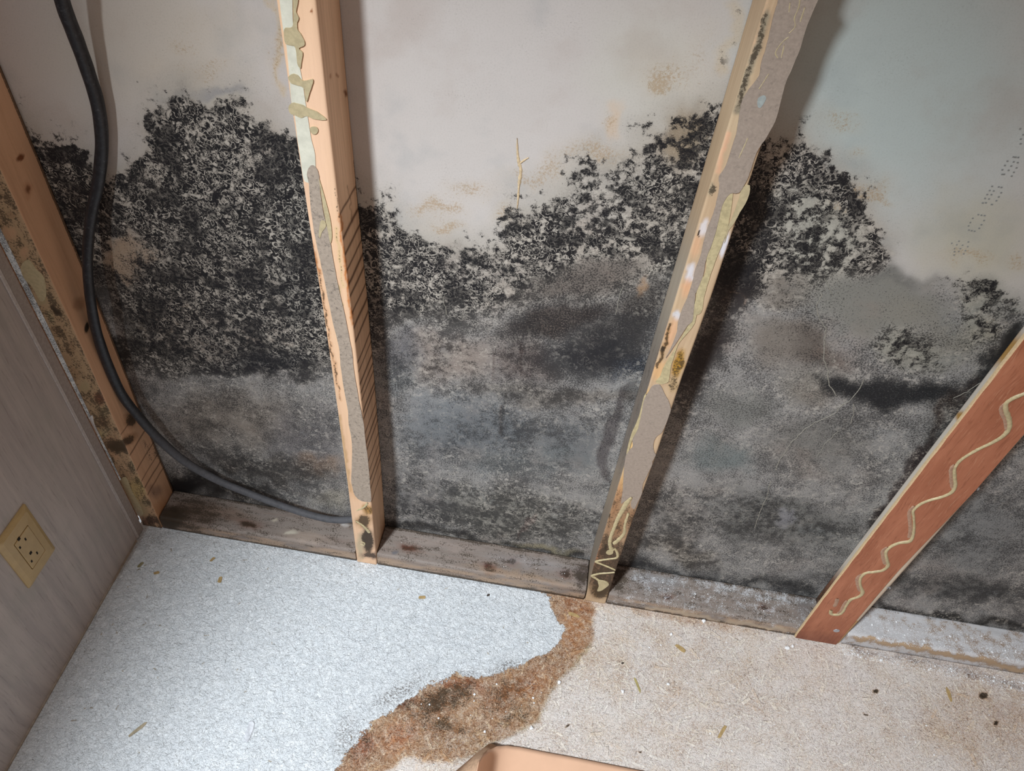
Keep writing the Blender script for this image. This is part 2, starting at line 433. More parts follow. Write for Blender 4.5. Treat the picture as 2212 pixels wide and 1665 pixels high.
def mat_cable():
    n = N('black_cable_jacket')
    z = n.sep(n.pos)[2]
    du = n.mul(n.step(z, 0.34, 0.12), n.step(n.noise(90, 4, 0.7), 0.25, 0.6, 0.55, 0.95))
    c = n.mix(n.step(n.noise(140, 3), 0.3, 0.7), col(24, 25, 29), col(36, 37, 42))
    c = n.mix(n.mul(n.step(n.noise(260, 5, 0.8), 0.55, 0.66), 0.35), c, col(96, 96, 100))
    c = n.mix(n.mul(du, 0.55), c, col(112, 112, 116))
    return n.done(c, n.lin(du, 0, 1, .42, .75), n.bump(n.noise(60, 3), 0.35, 0.002), 0.4)
CABLE = mat_cable()
IVORY = mat_flat('ivory_plastic', col(186, 160, 112), 0.38, 0.03, 60, 0.4, bumpk=0.02)
SLOT = mat_flat('slot_shadow', col(28, 22, 14), 0.8, 0.05)
METAL = mat_flat('galvanised_metal', col(190, 192, 200), 0.35, 0.05, 300, 0.5, 0.7)
CRUMB = mat_flat('white_plaster', col(236, 238, 240), 0.8, 0.03, 200)
CHIP = mat_flat('loose_flake', col(176, 150, 104), 0.8, 0.10, 300)
DARKCHIP = mat_flat('dark_flake', col(70, 60, 54), 0.8, 0.10, 300)
PEACH = mat_flat('peach_vinyl', col(226, 184, 154), 0.42, 0.02, 15, 0.35, bumpk=0.03)
TEAR = mat_flat('torn_paper_core', col(206, 184, 150), 0.85, 0.10, 300)
CRACK = mat_flat('paper_crack_lip', col(150, 146, 136), 0.8, 0.12, 300)
INK = mat_flat('faded_ink', col(134, 136, 134), 0.8, 0.05, 300)

# ------------------------------------------------------------------ gypsum wall
def grid(P0, U, V, nu, nv):
    a = np.linspace(0, 1, nu); b = np.linspace(0, 1, nv)
    B, A = np.meshgrid(b, a, indexing='ij')
    P = np.array(P0) + A.ravel()[:, None] * np.array(U) + B.ravel()[:, None] * np.array(V)
    i = np.arange(nu * nv).reshape(nv, nu)
    F = np.stack([i[:-1, :-1], i[:-1, 1:], i[1:, 1:], i[1:, :-1]], -1).reshape(-1, 4)
    return P, F
def fast_mesh(name, P, F, smooth=True):
    me = bpy.data.meshes.new(name)
    me.vertices.add(len(P)); me.vertices.foreach_set('co', P.astype(np.float32).ravel())
    me.loops.add(F.size); me.loops.foreach_set('vertex_index', F.astype(np.int32).ravel())
    me.polygons.add(len(F)); me.polygons.foreach_set('loop_start', np.arange(0, F.size, 4, dtype=np.int32))
    me.update(calc_edges=True); me.validate()
    if smooth: me.polygons.foreach_set('use_smooth', np.ones(len(F), bool))
    return me

WX0, WX1, WZ1 = -0.62, 1.42, 1.32
P, F = grid((WX0, 0, -0.02), (WX1 - WX0, 0, 0), (0, 0, WZ1 + 0.02), 740, 490)
p = Paint(P, dict(tone=(192, 186, 182), mold=0.0, ring=0.0, rust=0.0, con=1.0, fine=0.0), warp=16)
# paper drift
p.dab(1950, 150, 400, 420, tone=(176, 186, 184))
p.dab(300, 100, 300, 180, a=.7, tone=(192, 184, 172))
p.dab(1400, 150, 150, 180, a=.6, tone=(192, 190, 180))
p.dab(2100, 520, 150, 130, a=.8, tone=(176, 172, 156))
UP = [(-100, 150), (60, 245), (110, 290), (150, 300), (190, 335), (235, 372), (275, 352), (300, 300), (330, 255), (370, 205), (400, 178), (450, 205), (520, 205), (560, 235), (600, 265), (650, 300),
      (760, 405), (830, 428), (870, 470), (930, 505), (1000, 525), (1085, 520), (1105, 455), (1150, 430), (1210, 395), (1260, 355), (1330, 335), (1390, 290), (1440, 252), (1500, 228), (1560, 210), (1640, 275),
      (1700, 268), (1755, 292), (1790, 350), (1850, 400), (1885, 460), (1925, 530), (1890, 590), (1800, 620), (1650, 660), (1500, 700), (1100, 700), (800, 720), (760, 840), (400, 860), (150, 700), (-100, 500)]
p.poly([(x, y - 16) for x, y in UP], 70, mold=0.36, tone=(166, 160, 150), fine=0.35)
p.poly([(x, y + 26) for x, y in UP], 24, mold=0.78, ring=0.9, tone=(172, 164, 154), fine=0.15)
# everything below is soiled
LOW = [(-100, 420), (240, 640), (300, 800), (760, 800), (830, 690), (1050, 680), (1200, 640), (1450, 600), (1700, 640), (1900, 590), (2212, 640), (2400, 900), (2400, 1500), (-100, 1500)]
p.poly(LOW, 40, mold=0.48, ring=0.32, tone=(146, 144, 142), fine=0.85, con=.80)
p.poly(LOW, 40, ring=0.6)
# left bay
p.dab(480, 330, 130, 110, mold=0.74, ring=0.95)
p.dab(330, 300, 35, 60, a=.6, mold=0.7)
p.dab(470, 200, 70, 14, a=.7, mold=0.25, tone=(140, 140, 142))
p.dab(140, 330, 60, 30, 25, a=.8, mold=0.75)
p.dab(170, 430, 60, 70, a=.9, mold=0.84, tone=(150, 132, 112), ring=0.6)
p.dab(290, 420, 90, 40, a=.6, mold=0.66)
p.dab(440, 420, 130, 80, mold=0.80, ring=1.0, tone=(160, 152, 142))
p.dab(630, 450, 60, 160, a=.9, mold=0.95, ring=0.95, tone=(160, 156, 148))
p.dab(270, 560, 70, 75, 35, mold=0.42, ring=0.15, tone=(158, 138, 118), fine=.6)
p.dab(215, 620, 35, 60, 20, a=.9, mold=0.84, ring=.3)
p.dab(420, 600, 150, 90, a=.9, mold=0.82, ring=0.9, tone=(140, 130, 120), fine=.3)
p.dab(560, 650, 100, 70, a=.8, mold=0.84, ring=1.0, tone=(134, 126, 118))
p.dab(650, 640, 45, 90, a=.9, mold=0.88, ring=0.7, tone=(110, 108, 104))
p.dab(370, 700, 130, 60, 20, mold=0.70, ring=0.9, tone=(132, 120, 108))
p.dab(500, 740, 130, 50, mold=0.72, ring=0.9, tone=(120, 110, 102))
p.dab(590, 785, 120, 34, -5, mold=0.85, ring=0.35, tone=(60, 60, 66), con=.95)
p.dab(470, 800, 60, 22, a=.8, mold=0.82, tone=(64, 62, 64))
p.dab(290, 740, 40, 90, 25, a=.9, mold=0.72, tone=(76, 68, 60))
p.dab(500, 910, 190, 80, mold=0.50, ring=0.35, tone=(128, 120, 112), fine=.75, con=.8)
p.dab(660, 960, 90, 90, a=.7, mold=0.5, tone=(104, 100, 102), fine=.8, con=.7)
p.dab(690, 1010, 60, 30, a=.7, tone=(140, 116, 96))
p.dab(560, 1010, 190, 35, 12, a=.8, mold=0.62, tone=(84, 78, 72), fine=.7)
p.dab(480, 1055, 160, 28, 12, mold=0.80, tone=(70, 64, 56), ring=.2)
p.dab(720, 1085, 45, 24, a=.9, mold=0.45, tone=(176, 170, 158), ring=.2)
p.dab(400, 1050, 40, 30, mold=0.97, tone=(30, 28, 26), ring=0)
# middle bay
p.dab(1000, 590, 170, 60, mold=0.72, ring=0.85, tone=(158, 150, 142))
p.dab(840, 560, 60, 120, a=.9, mold=0.74, ring=.55)
p.dab(1110, 500, 30, 55, a=.8, mold=.74)
p.dab(1300, 420, 150, 80, -25, mold=0.68, ring=0.6, tone=(174, 168, 160))
p.dab(1480, 300, 60, 80, a=.9, mold=0.66, tone=(150, 134, 112), ring=.1)
p.dab(1400, 480, 120, 60, -20, a=.8, mold=0.60, ring=.45)
p.dab(1150, 600, 130, 60, a=.8, mold=0.64, ring=.5)
p.dab(1260, 600, 170, 40, -18, mold=0.46, ring=.1, tone=(112, 104, 98), fine=.8, con=.85)
p.dab(960, 660, 140, 40, a=.9, mold=0.72, ring=.45)
p.dab(1200, 690, 170, 40, -14, mold=0.58, ring=.05, tone=(84, 76, 72), fine=.9, con=.85)
p.dab(960, 770, 140, 70, a=.9, mold=0.50, ring=.5, tone=(134, 122, 114), fine=.4)
p.dab(850, 800, 60, 60, a=.5, tone=(100, 108, 112))
p.dab(1130, 780, 90, 60, mold=0.52, ring=.2, tone=(112, 102, 98), fine=.7)
p.dab(1400, 650, 100, 50, -10, a=.9, mold=.5, tone=(72, 66, 62), fine=.9, con=.85)
p.dab(1330, 715, 150, 55, -8, hard=.1, a=.8, mold=0.75, ring=0, tone=(52, 48, 48), fine=.9, con=.7)
p.dab(1280, 770, 130, 50, -3, hard=.2, a=.85, mold=0.85, ring=0.08, tone=(42, 44, 52), fine=.9, con=.75)
p.dab(1360, 790, 60, 30, a=.8, tone=(52, 60, 72), mold=.5)
p.dab(1180, 850, 250, 28, 2, a=.8, mold=0.54, ring=.35, tone=(112, 106, 100), fine=.5)
p.dab(1020, 930, 190, 85, mold=0.46, ring=.3, tone=(104, 108, 112), fine=.6, con=.75)
p.dab(930, 880, 60, 60, a=.6, mold=.3, tone=(120, 124, 128), con=.6)
p.dab(1230, 960, 100, 80, mold=0.44, ring=.3, tone=(108, 110, 112), fine=.6, con=.7)
p.dab(1150, 1000, 170, 40, a=.7, mold=.45, tone=(110, 116, 118), con=.65)
p.dab(1100, 1110, 220, 60, 6, mold=0.68, ring=.75, tone=(120, 118, 112), fine=.2)
p.dab(910, 1070, 90, 70, a=.8, mold=0.60, ring=.45, tone=(100, 98, 98), fine=.4)
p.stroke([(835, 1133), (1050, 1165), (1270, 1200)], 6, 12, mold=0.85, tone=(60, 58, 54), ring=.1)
p.dab(1190, 1182, 90, 11, 8, hard=.2, a=.85, mold=0.42, ring=0, tone=(150, 142, 118), fine=1, con=.7)
p.poly([(1350, 830), (1325, 840), (1302, 960), (1296, 1040), (1312, 1060), (1330, 1000)], 7, a=.7, mold=.5, tone=(72, 64, 66), con=.7, fine=.9, ring=0)
p.dab(1355, 850, 30, 30, a=.7, tone=(80, 74, 70), ring=0)
p.dab(1385, 615, 12, 26, 0, hard=.4, a=.7, rust=.8, tone=(142, 110, 84), mold=.42, con=.7)
p.dab(1142, 1125, 6, 26, 8, hard=.5, a=.4, tone=(110, 66, 60))
for x, y in [(1068, 790), (1125, 770), (1082, 905), (1128, 780)]:
    p.stroke([(x, y - 28), (x - 3, y + 30)], 1.2, 3, a=.7, raw=True, tone=(64, 42, 34), mold=.6, ring=0)
p.stroke([(1092, 850), (1086, 890), (1082, 940)], 1.5, 4, a=.8, raw=True, tone=(40, 34, 32), mold=.8)
# right bay
p.dab(1760, 500, 110, 130, -30, mold=0.58, ring=.35, tone=(172, 170, 160))
p.dab(1610, 430, 50, 150, 10, a=.9, mold=0.82, ring=.5, tone=(150, 140, 130))
p.dab(1700, 290, 45, 18, 8, a=.8, mold=.55)
p.dab(1590, 610, 60, 90, mold=0.90, ring=.15, tone=(86, 74, 70))
p.dab(1700, 620, 60, 50, a=.8, mold=.5, tone=(112, 104, 96), fine=.6)
p.dab(1520, 760, 50, 130, 25, a=.95, mold=0.88, ring=.1, tone=(84, 72, 68), fine=.5)
p.dab(1900, 660, 190, 75, 8, hard=.5, mold=0.24, ring=0, tone=(128, 127, 121), fine=.9, con=.8)
p.dab(1940, 605, 100, 18, 5, a=.6, tone=(100, 100, 96))
p.dab(2130, 640, 66, 46, 15, mold=0.56, ring=0.3, fine=.15, con=1., tone=(150, 148, 138))
p.dab(2115, 700, 46, 46, 45, mold=0.58, ring=0.3, fine=.15, con=1., tone=(150, 148, 138))
p.dab(1700, 740, 110, 70, a=.9, mold=0.38, ring=0, tone=(120, 112, 104), fine=.8, con=.7)
p.dab(1770, 760, 90, 30, 25, a=.8, mold=.4, tone=(92, 84, 78))
p.dab(1965, 765, 95, 52, 12, mold=0.56, ring=.3, tone=(148, 146, 136), fine=.15, con=1.)
p.dab(2070, 740, 80, 60, a=.7, mold=0.28, tone=(128, 124, 112), fine=.9)
p.dab(1760, 830, 80, 50, a=.8, mold=.35, tone=(122, 118, 110), con=.7, fine=.8)
p.poly([(1760, 815), (1790, 805), (1850, 825), (1950, 835), (2060, 835), (2100, 850), (2050, 880), (1950, 880), (1860, 885), (1790, 850)], 16, mold=.70, ring=.02, tone=(56, 58, 60), con=.8, fine=.9)
p.poly([(2130, 770), (2200, 700), (2230, 760), (2180, 840), (2110, 860), (2090, 830)], 14, mold=.80, ring=.05, tone=(60, 62, 62), fine=.5)
p.dab(2080, 930, 70, 110, 35, a=.9, mold=.60, tone=(84, 82, 78), con=.85, fine=.6)
p.stroke([(2110, 820), (2050, 880), (2010, 960), (1960, 1050), (1910, 1110)], 8, 9, a=.9, mold=.62, tone=(62, 48, 42), fine=.8, con=.8)
p.stroke([(1990, 990), (1940, 1060), (1905, 1125)], 17, 7, a=.85, mold=.60, tone=(66, 52, 50), fine=.8, con=.8)
p.dab(1990, 1080, 60, 40, -45, a=.7, tone=(96, 104, 114), mold=.4, con=.6)
p.dab(1600, 880, 100, 45, a=.9, mold=0.40, ring=0, tone=(122, 122, 118), con=.7, fine=.9)
p.dab(1550, 985, 90, 50, a=.9, mold=0.42, ring=0, tone=(112, 120, 120), con=.65, fine=.9)
p.dab(1760, 960, 130, 80, a=.8, mold=0.48, ring=.1, tone=(108, 106, 102), con=.75, fine=.8)
p.dab(1680, 1120, 200, 70, 8, mold=0.52, ring=.22, tone=(106, 106, 104), con=.8, fine=.55)
p.dab(1695, 1130, 24, 14, hard=.5, a=.7, mold=.2, tone=(130, 130, 136))
p.dab(1470, 1130, 60, 80, a=.7, mold=0.55, tone=(108, 104, 100), fine=.5)
p.dab(1470, 1190, 110, 24, 22, a=.9, mold=0.62, ring=.5, tone=(124, 118, 110), fine=.3)
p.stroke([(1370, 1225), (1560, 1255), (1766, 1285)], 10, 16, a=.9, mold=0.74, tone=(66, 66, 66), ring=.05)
p.dab(1640, 890, 14, 10, a=.4, mold=.6)
p.dab(2120, 1150, 150, 110, -20, mold=0.50, ring=.1, tone=(124, 125, 125), fine=.75, con=.8)
p.dab(2080, 1270, 170, 34, 5, a=.9, mold=0.60, ring=0, tone=(98, 98, 97), fine=.6)
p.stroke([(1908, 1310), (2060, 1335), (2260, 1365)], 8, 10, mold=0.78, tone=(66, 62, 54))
# ring-shaped stain
p.stroke([(1566, 655), (1572, 640), (1590, 634), (1608, 640), (1616, 660)], 2.5, 4, a=.8, mold=.15, tone=(130, 112, 98), ring=0)
# rust freckles
for x, y, rx, ry, v in [(1430, 160, 90, 60, .75), (1420, 190, 50, 22, 1.), (1310, 265, 40, 40, .7), (1280, 330, 110, 40, .8), (1520, 120, 70, 120, .55), (1130, 380, 70, 30, .75),
                        (1020, 410, 90, 25, .8), (950, 450, 80, 30, .95), (970, 490, 60, 20, .9), (1180, 360, 60, 40, .8), (1090, 470, 40, 30, .7), (1820, 260, 60, 30, .7), (1850, 330, 40, 20, .7),
                        (1880, 420, 60, 40, .8), (1830, 440, 40, 60, .9), (1900, 435, 60, 14, .9), (2080, 560, 110, 30, .75), (2200, 560, 40, 30, .8), (400, 95, 40, 22, .85), (450, 150, 90, 50, .65), (330, 140, 60, 60, .5),
                        (440, 60, 150, 70, .45), (200, 250, 80, 40, .45), (600, 130, 30, 110, .6), (1660, 180, 40, 80, .55), (2150, 700, 60, 40, .6), (1960, 680, 80, 50, .35)]:
    p.dab(x, y, rx, ry, a=.9, hard=.1, rust=v)
p.dab(1320, 262, 18, 38, 20, a=.5, tone=(206, 178, 150))
# dried glue/peeled marks along the second and third stud
p.stroke([(590, 0), (604, 120), (618, 210)], 6, 5, a=.6, tone=(196, 178, 150), rust=.8)
p.stroke([(1580, 10), (1590, 80), (1560, 150)], 14, 10, a=.5, tone=(196, 182, 158), rust=.75, mold=.25)
p.dab(930, 640, 160, 60, a=.7, mold=.84, ring=.8); p.dab(820, 700, 40, 90, a=.8, mold=.86, tone=(120, 114, 110))
p.dab(860, 760, 50, 50, a=.5, mold=.7, tone=(90, 92, 100)); p.dab(700, 880, 40, 120, a=.5, mold=.6)
p.f['mold'] = np.clip(p.f['mold'] + .06 * ((p.rx < 720) & (p.f['mold'] > .55)), 0, 1)
p.f['ring'] = np.where(p.ry > 640, np.clip(p.f['ring'] * 1.6, 0, 1), p.f['ring'])
lowm = np.clip((p.ry - 640) / 200, 0, 1)[:, None]
p.f['tone'] = np.clip(p.f['tone'] * (1 + 0.0 * lowm * (p.f['tone'][:, :1] > .03)), 0, .6)
p.f['ring'] = np.clip(p.f['ring'] * 1.25, 0, 1)
sp_ = fbm(P[:, 0] * 9 + 7, P[:, 2] * 9, 77)
p.f['mold'] = np.clip(p.f['mold'] + (sp_ - 0.5) * 0.22 * (p.f['mold'] > 0.2), 0, 1)
P[:, 1] += 0
me = fast_mesh('wall_back', P, F); p.store(me)
wall = link('wall_back', me, WALL); tag(wall, kind='structure')
# body of the board behind its face
bm = bmesh.new(); bmesh.ops.create_cube(bm, size=1, matrix=Matrix.Translation(((WX0 + WX1) / 2, 0.009, WZ1 / 2 - 0.01)) @ Matrix.Diagonal((WX1 - WX0, 0.012, WZ1 + 0.02, 1)))
obj_bm('board_core', bm, mat_flat('gypsum_core', col(190, 186, 178)), wall)

# ------------------------------------------------------------------ floor
FX0, FX1, FY0, FY1 = -0.50, 1.40, -0.60, 0.0
P, F = grid((FX0, FY0, 0), (FX1 - FX0, 0, 0), (0, FY1 - FY0, 0), 760, 240)
p = Paint(P, dict(tone=(230, 205, 180), stain=0.0, white=0.0, dust=0.76, mold=0.0, grub=0.0), warp=8, freq=1 / 40.0)
WH = [(1150, 1271), (1188, 1294), (1211, 1325), (1219, 1360), (1215, 1386), (1188, 1406), (1150, 1425), (1111, 1440), (1073, 1452), (1035, 1465), (1011, 1462), (985, 1445), (969, 1460), (927, 1475), (900, 1498), (862, 1521),
      (835, 1537), (804, 1556), (777, 1579), (762, 1602), (746, 1625), (727, 1656), (640, 1760), (420, 2100), (200, 3200), (-2500, 3200), (-2500, 1000), (-300, 1000), (600, 1000), (1000, 1200)]
ST = [(1150, 1250), (1261, 1270), (1285, 1294), (1282, 1352), (1277, 1394), (1250, 1429), (1219, 1460), (1196, 1487), (1177, 1529), (1165, 1563), (1131, 1579), (1073, 1602), (1035, 1625), (977, 1644), (919, 1637), (865, 1640), (842, 1662), (740, 1730), (600, 1800),
      (640, 1740), (700, 1500), (1000, 1400)]
p.dab(1500, 1450, 300, 130, a=.6, stain=.2, tone=(240, 222, 196), dust=.6)
p.dab(2150, 1560, 220, 110, a=.7, stain=.4, tone=(234, 204, 176), dust=.45)
p.dab(1480, 1330, 240, 20, 8, a=.6, stain=.6, tone=(214, 174, 136), dust=.3)
p.dab(1260, 1560, 130, 90, a=.9, dust=.75, stain=0)
p.dab(1450, 1600, 130, 50, a=.7, dust=.62, stain=.1)
p.dab(1420, 1650, 40, 20, a=.8, dust=.9); p.dab(1660, 1650, 40, 16, a=.8, dust=.95)
p.dab(1300, 1440, 70, 60, a=.5, dust=.5, tone=(232, 210, 190))
p.poly(ST, 9, stain=1.0, tone=(210, 184, 162), dust=0.14, mold=.45)
p.dab(1245, 1350, 34, 80, 5, a=.8, stain=1, tone=(214, 168, 128), mold=.10)
p.dab(1150, 1480, 50, 26, -30, a=.7, tone=(206, 156, 114), mold=.2)
p.dab(1000, 1480, 60, 18, 10, a=.9, tone=(184, 122, 92), mold=.5)
p.dab(960, 1510, 80, 34, -20, a=.9, mold=.82, tone=(170, 132, 104))
p.dab(880, 1510, 34, 24, -30, a=.8, mold=.7, tone=(130, 76, 50))
p.dab(1100, 1500, 70, 36, -30, a=.8, mold=.66, tone=(176, 126, 88))
p.dab(860, 1590, 60, 40, -30, a=.8, tone=(206, 150, 116), mold=.5)
p.dab(780, 1610, 30, 50, 20, a=.9, tone=(180, 120, 92), mold=.6)
p.dab(960, 1570, 60, 26, 0, a=.8, tone=(176, 136, 98), mold=.7)
p.dab(1110, 1550, 50, 24, -10, a=.8, tone=(196, 168, 142), mold=.62)
p.dab(1000, 1600, 90, 26, -8, a=.8, tone=(200, 176, 150), mold=.45, dust=.35)
p.stroke([(1273, 1394), (1240, 1440), (1196, 1490), (1180, 1530), (1160, 1570), (1070, 1606), (980, 1648)], 4, 7, a=.7, tone=(176, 182, 164), stain=1, mold=.1)
p.stroke([(1230, 1300), (1268, 1330)], 12, 10, a=.7, tone=(180, 130, 92), stain=1)
sd = p.poly(WH, 13, white=1.0)
p.stroke([(1120, 1448), (1060, 1455), (1000, 1462), (960, 1468), (900, 1495)], 10, 14, a=.5, white=.62)
p.stroke([(860, 1520), (800, 1560), (760, 1605), (730, 1650)], 8, 16, a=.5, white=.60)
p.dab(1090, 1438, 50, 16, -15, a=.95, grub=1); p.dab(1010, 1455, 40, 14, a=.8, grub=.9); p.dab(860, 1495, 80, 20, -28, a=.9, grub=.95)
p.dab(900, 1450, 50, 16, -20, a=.5, grub=.5)
p.dab(745, 1590, 26, 60, 30, a=.8, grub=.9)
p.stroke([(310, 1148), (500, 1176), (780, 1216), (1000, 1252), (1150, 1280)], 2, 7, a=.8, grub=.85)
p.stroke([(300, 1165), (200, 1370), (80, 1570)], 3, 8, a=.7, grub=.6)
p.dab(330, 1170, 40, 16, a=.8, grub=.6)
p.stroke([(1280, 1305), (1500, 1345), (1720, 1385)], 2, 9, a=.6, mold=.62, stain=1, tone=(160, 120, 84))
p.stroke([(1840, 1400), (2000, 1435), (2260, 1485)], 12, 14, a=.9, mold=.62, stain=1, tone=(120, 84, 74), dust=.62)
p.dab(2170, 1540, 60, 26, a=.6, mold=.4, stain=1, tone=(190, 150, 120))
for x, y, r in [(2128, 1506, 11), (1894, 1492, 6), (2160, 1560, 7), (1866, 1548, 4), (1226, 1566, 4), (1380, 1622, 4)]:
    p.dab(x, y, r, r * .8, hard=.6, mold=1.0, stain=1, tone=(70, 50, 40), dust=0)
me = fast_mesh('floor', P, F); p.store(me)
fl = link('floor', me, FLOOR); tag(fl, kind='structure')
# rest of the floor, beyond the frame
def floor_patch(x0, x1, y0, y1):
    P, F = grid((x0, y0, 0), (x1 - x0, 0, 0), (0, y1 - y0, 0), 300, 90)
    q = Paint(P, dict(tone=(230, 205, 180), stain=0.0, white=0.0, dust=0.76, mold=0.0, grub=0.0), warp=8, freq=1 / 40.0)
    q.poly(WH, 13, white=1.0)
    me = fast_mesh('floor', P, F); q.store(me)
    o = link('floor', me, FLOOR); tag(o, kind='structure')
floor_patch(FX0, FX1, -1.05, FY0)

# ------------------------------------------------------------------ framing
def interp(z, table):
    zs = [a for a, _ in table]; vs = [b for _, b in table]
    return np.interp(z, zs, vs)

def board_mesh(name, z0, z1, xl, xr, painter, bow=None, step=0.0018, rnd=0.0022, front_add=None):
    """upright board: rounded rectangle cross-section lofted along z; xl/xr are functions of z"""
    # perimeter param: list of (u 0..1 across x, y)
    per = []
    def seg(a, b, n):
        for i in range(n):
            t = i / n; per.append((a[0] + (b[0] - a[0]) * t, a[1] + (b[1] - a[1]) * t))
    r = rnd; ru = r / SW
    seg((ru, -D), (1 - ru, -D), 26)
    seg((1 - ru, -D), (1 - ru * .3, -D + r * .3), 1); seg((1 - ru * .3, -D + r * .3), (1, -D + r), 1)
    seg((1, -D + r), (1, -0.0008), 34)
    seg((1, -0.0008), (0, -0.0008), 4)
    seg((0, -0.0008), (0, -D + r), 34)
    seg((0, -D + r), (ru * .3, -D + r * .3), 1); seg((ru * .3, -D + r * .3), (ru, -D), 1)
    per = np.array(per); m = len(per)
    zs = np.arange(z0, z1, step); nz = len(zs)
    XL = xl(zs)[:, None]; XR = xr(zs)[:, None]
    X = XL + (XR - XL) * per[None, :, 0]; Y = np.repeat(per[None, :, 1], nz, 0); Z = np.repeat(zs[:, None], m, 1)
    P = np.stack([X, Y, Z], -1).reshape(-1, 3)
    i = np.arange(nz * m).reshape(nz, m)
    a = i[:-1]; b = np.roll(i, -1, 1)[:-1]; c = np.roll(i, -1, 1)[1:]; d = i[1:]
    F = np.stack([a, b, c, d], -1).reshape(-1, 4)
    me = fast_mesh(name, P, F)
    pa = Paint(P, dict(tone=(214, 172, 138), mold=0.0, grain=0.6, dust=0.0), warp=3, freq=1 / 14.0)
    side = np.where(Y.ravel() <= -D + 0.0015, 0, np.where(np.repeat(per[None, :, 0], nz, 0).ravel() > 0.99, 1, 2))
    painter(pa, side)
    pa.store(me)
    # end caps
    bm = bmesh.new(); bm.from_mesh(me); bm.verts.ensure_lookup_table()
    bm.faces.new([bm.verts[j] for j in i[0][::-1]]); bm.faces.new([bm.verts[j] for j in i[-1]])
    bm.to_mesh(me); bm.free()
    return me

def only(pa, mask, fn):
    """apply a stain to one face of the board only"""
    old = {k: v.copy() for k, v in pa.f.items()}
    fn()
    for k in pa.f:
        v = pa.f[k]
        if v.ndim == 2: pa.f[k] = np.where(mask[:, None], v, old[k])
        else: pa.f[k] = np.where(mask, v, old[k])

SHEET_N = 0
def sheet(name, pts, mat, parent, th=0.0006, plane=-D, axis=1, off=0.0, smooth=3, jit=0.0, z0=None):
    global SHEET_N
    SHEET_N += 1; th = th + 0.00006 * (SHEET_N % 7)
    """thin torn piece lying on a plane, outline through the given points"""
    W = [at(x, y, axis, plane - off) for x, y in pts]
    n = len(W); Q = []
    for i in range(n):
        p0, p1, p2, p3 = W[i - 1], W[i], W[(i + 1) % n], W[(i + 2) % n]
        for k in range(smooth):
            t = k / smooth
            q = 0.5 * ((2 * p1) + (-p0 + p2) * t + (2 * p0 - 5 * p1 + 4 * p2 - p3) * t * t + (-p0 + 3 * p1 - 3 * p2 + p3) * t ** 3)
            Q.append(q + np.array([random.uniform(-jit, jit) if a != axis else 0 for a in range(3)]))
    bm = bmesh.new()
    nrm = np.zeros(3); nrm[axis] = -1 if axis == 1 else 1
    ins = []; cen = sum(Q) / len(Q)
    vb = [bm.verts.new(q) for q in Q]; 
    vt = [bm.verts.new(q + nrm * th) for q in Q]
    m = len(Q)
    ft = bm.faces.new(vt)
    for i in range(m): bm.faces.new([vb[i], vb[(i + 1) % m], vt[(i + 1) % m], vt[i]])
    bmesh.ops.recalc_face_normals(bm, faces=bm.faces)
    bmesh.ops.triangulate(bm, faces=[ft])
    return obj_bm(name, bm, mat, parent)

def catmull(W, k=6):
    W = [np.asarray(a, float) for a in W]; Q = []
    n = len(W)
    for i in range(n - 1):
        p0 = W[max(i - 1, 0)]; p1 = W[i]; p2 = W[i + 1]; p3 = W[min(i + 2, n - 1)]
        for j in range(k):
            t = j / k
            Q.append(0.5 * ((2 * p1) + (-p0 + p2) * t + (2 * p0 - 5 * p1 + 4 * p2 - p3) * t * t + (-p0 + 3 * p1 - 3 * p2 + p3) * t ** 3))
    Q.append(W[-1]); return Q

def bead(name, pts, wpx, mat, parent, h=0.0012, plane=-D, axis=1, wvar=0.25, nrm=None, k=6):
    """squeezed bead lying on a plane: half-round ribbon, width given in pixels of the photograph at that spot"""
    W = [at(x, y, axis, plane) for x, y in pts]
    if not isinstance(wpx, (list, tuple)): wpx = [wpx] * len(pts)
    ws = []
    for (x, y), q in zip(pts, wpx):
        ws.append(np.linalg.norm(at(x + q, y, axis, plane) - at(x, y, axis, plane)) * 0.5)
    Q = catmull(W, k); S = np.interp(np.arange(len(Q)) / k, np.arange(len(ws)), ws)
    nv = np.zeros(3); nv[axis] = -1 if axis == 1 else 1
    V = []; F = []; prof = [(-1, 0), (-.75, .62), (-.3, .95), (.3, .95), (.75, .62), (1, 0)]
    for i, q in enumerate(Q):
        t = Q[min(i + 1, len(Q) - 1)] - Q[max(i - 1, 0)]; t = t / (np.linalg.norm(t) + 1e-12)
        s = np.cross(nv, t)
        wv = S[i] * (1 + wvar * (random.random() - .5)) * (0.55 if i in (0, len(Q) - 1) else 1)
        for a, b in prof: V.append(q + s * a * wv + nv * b * h)
    m = len(prof)
    for i in range(len(Q) - 1):
        for j in range(m - 1):
            F.append((i * m + j, i * m + j + 1, (i + 1) * m + j + 1, (i + 1) * m + j))
    F.append(tuple(range(m))); F.append(tuple(range((len(Q) - 1) * m, len(Q) * m))[::-1])
    me = mesh_np(name, V, F)
    return link(name, me, mat, parent)

def stripes(pa, mask, zs, width=0.0019, amt=0.75, c=(122, 86, 56)):
    z = pa.P[:, 2] + (vnoise(pa.P[:, 1] * 60, pa.P[:, 2] * 30, 9) - .5) * 0.002
    cc = np.array([s2l(q) for q in c])
    for i, z0 in enumerate(zs):
        wd = width * (0.7 + 0.6 * ((i * 37) % 10) / 10)
        zz = z0 + (pa.P[:, 1] + D) * 0.02 * (((i * 13) % 7) - 3) / 3
        m = np.exp(-((z - zz) / wd) ** 2) * amt * mask
        pa.f['tone'] = pa.f['tone'] * (1 - m[:, None]) + cc * m[:, None]

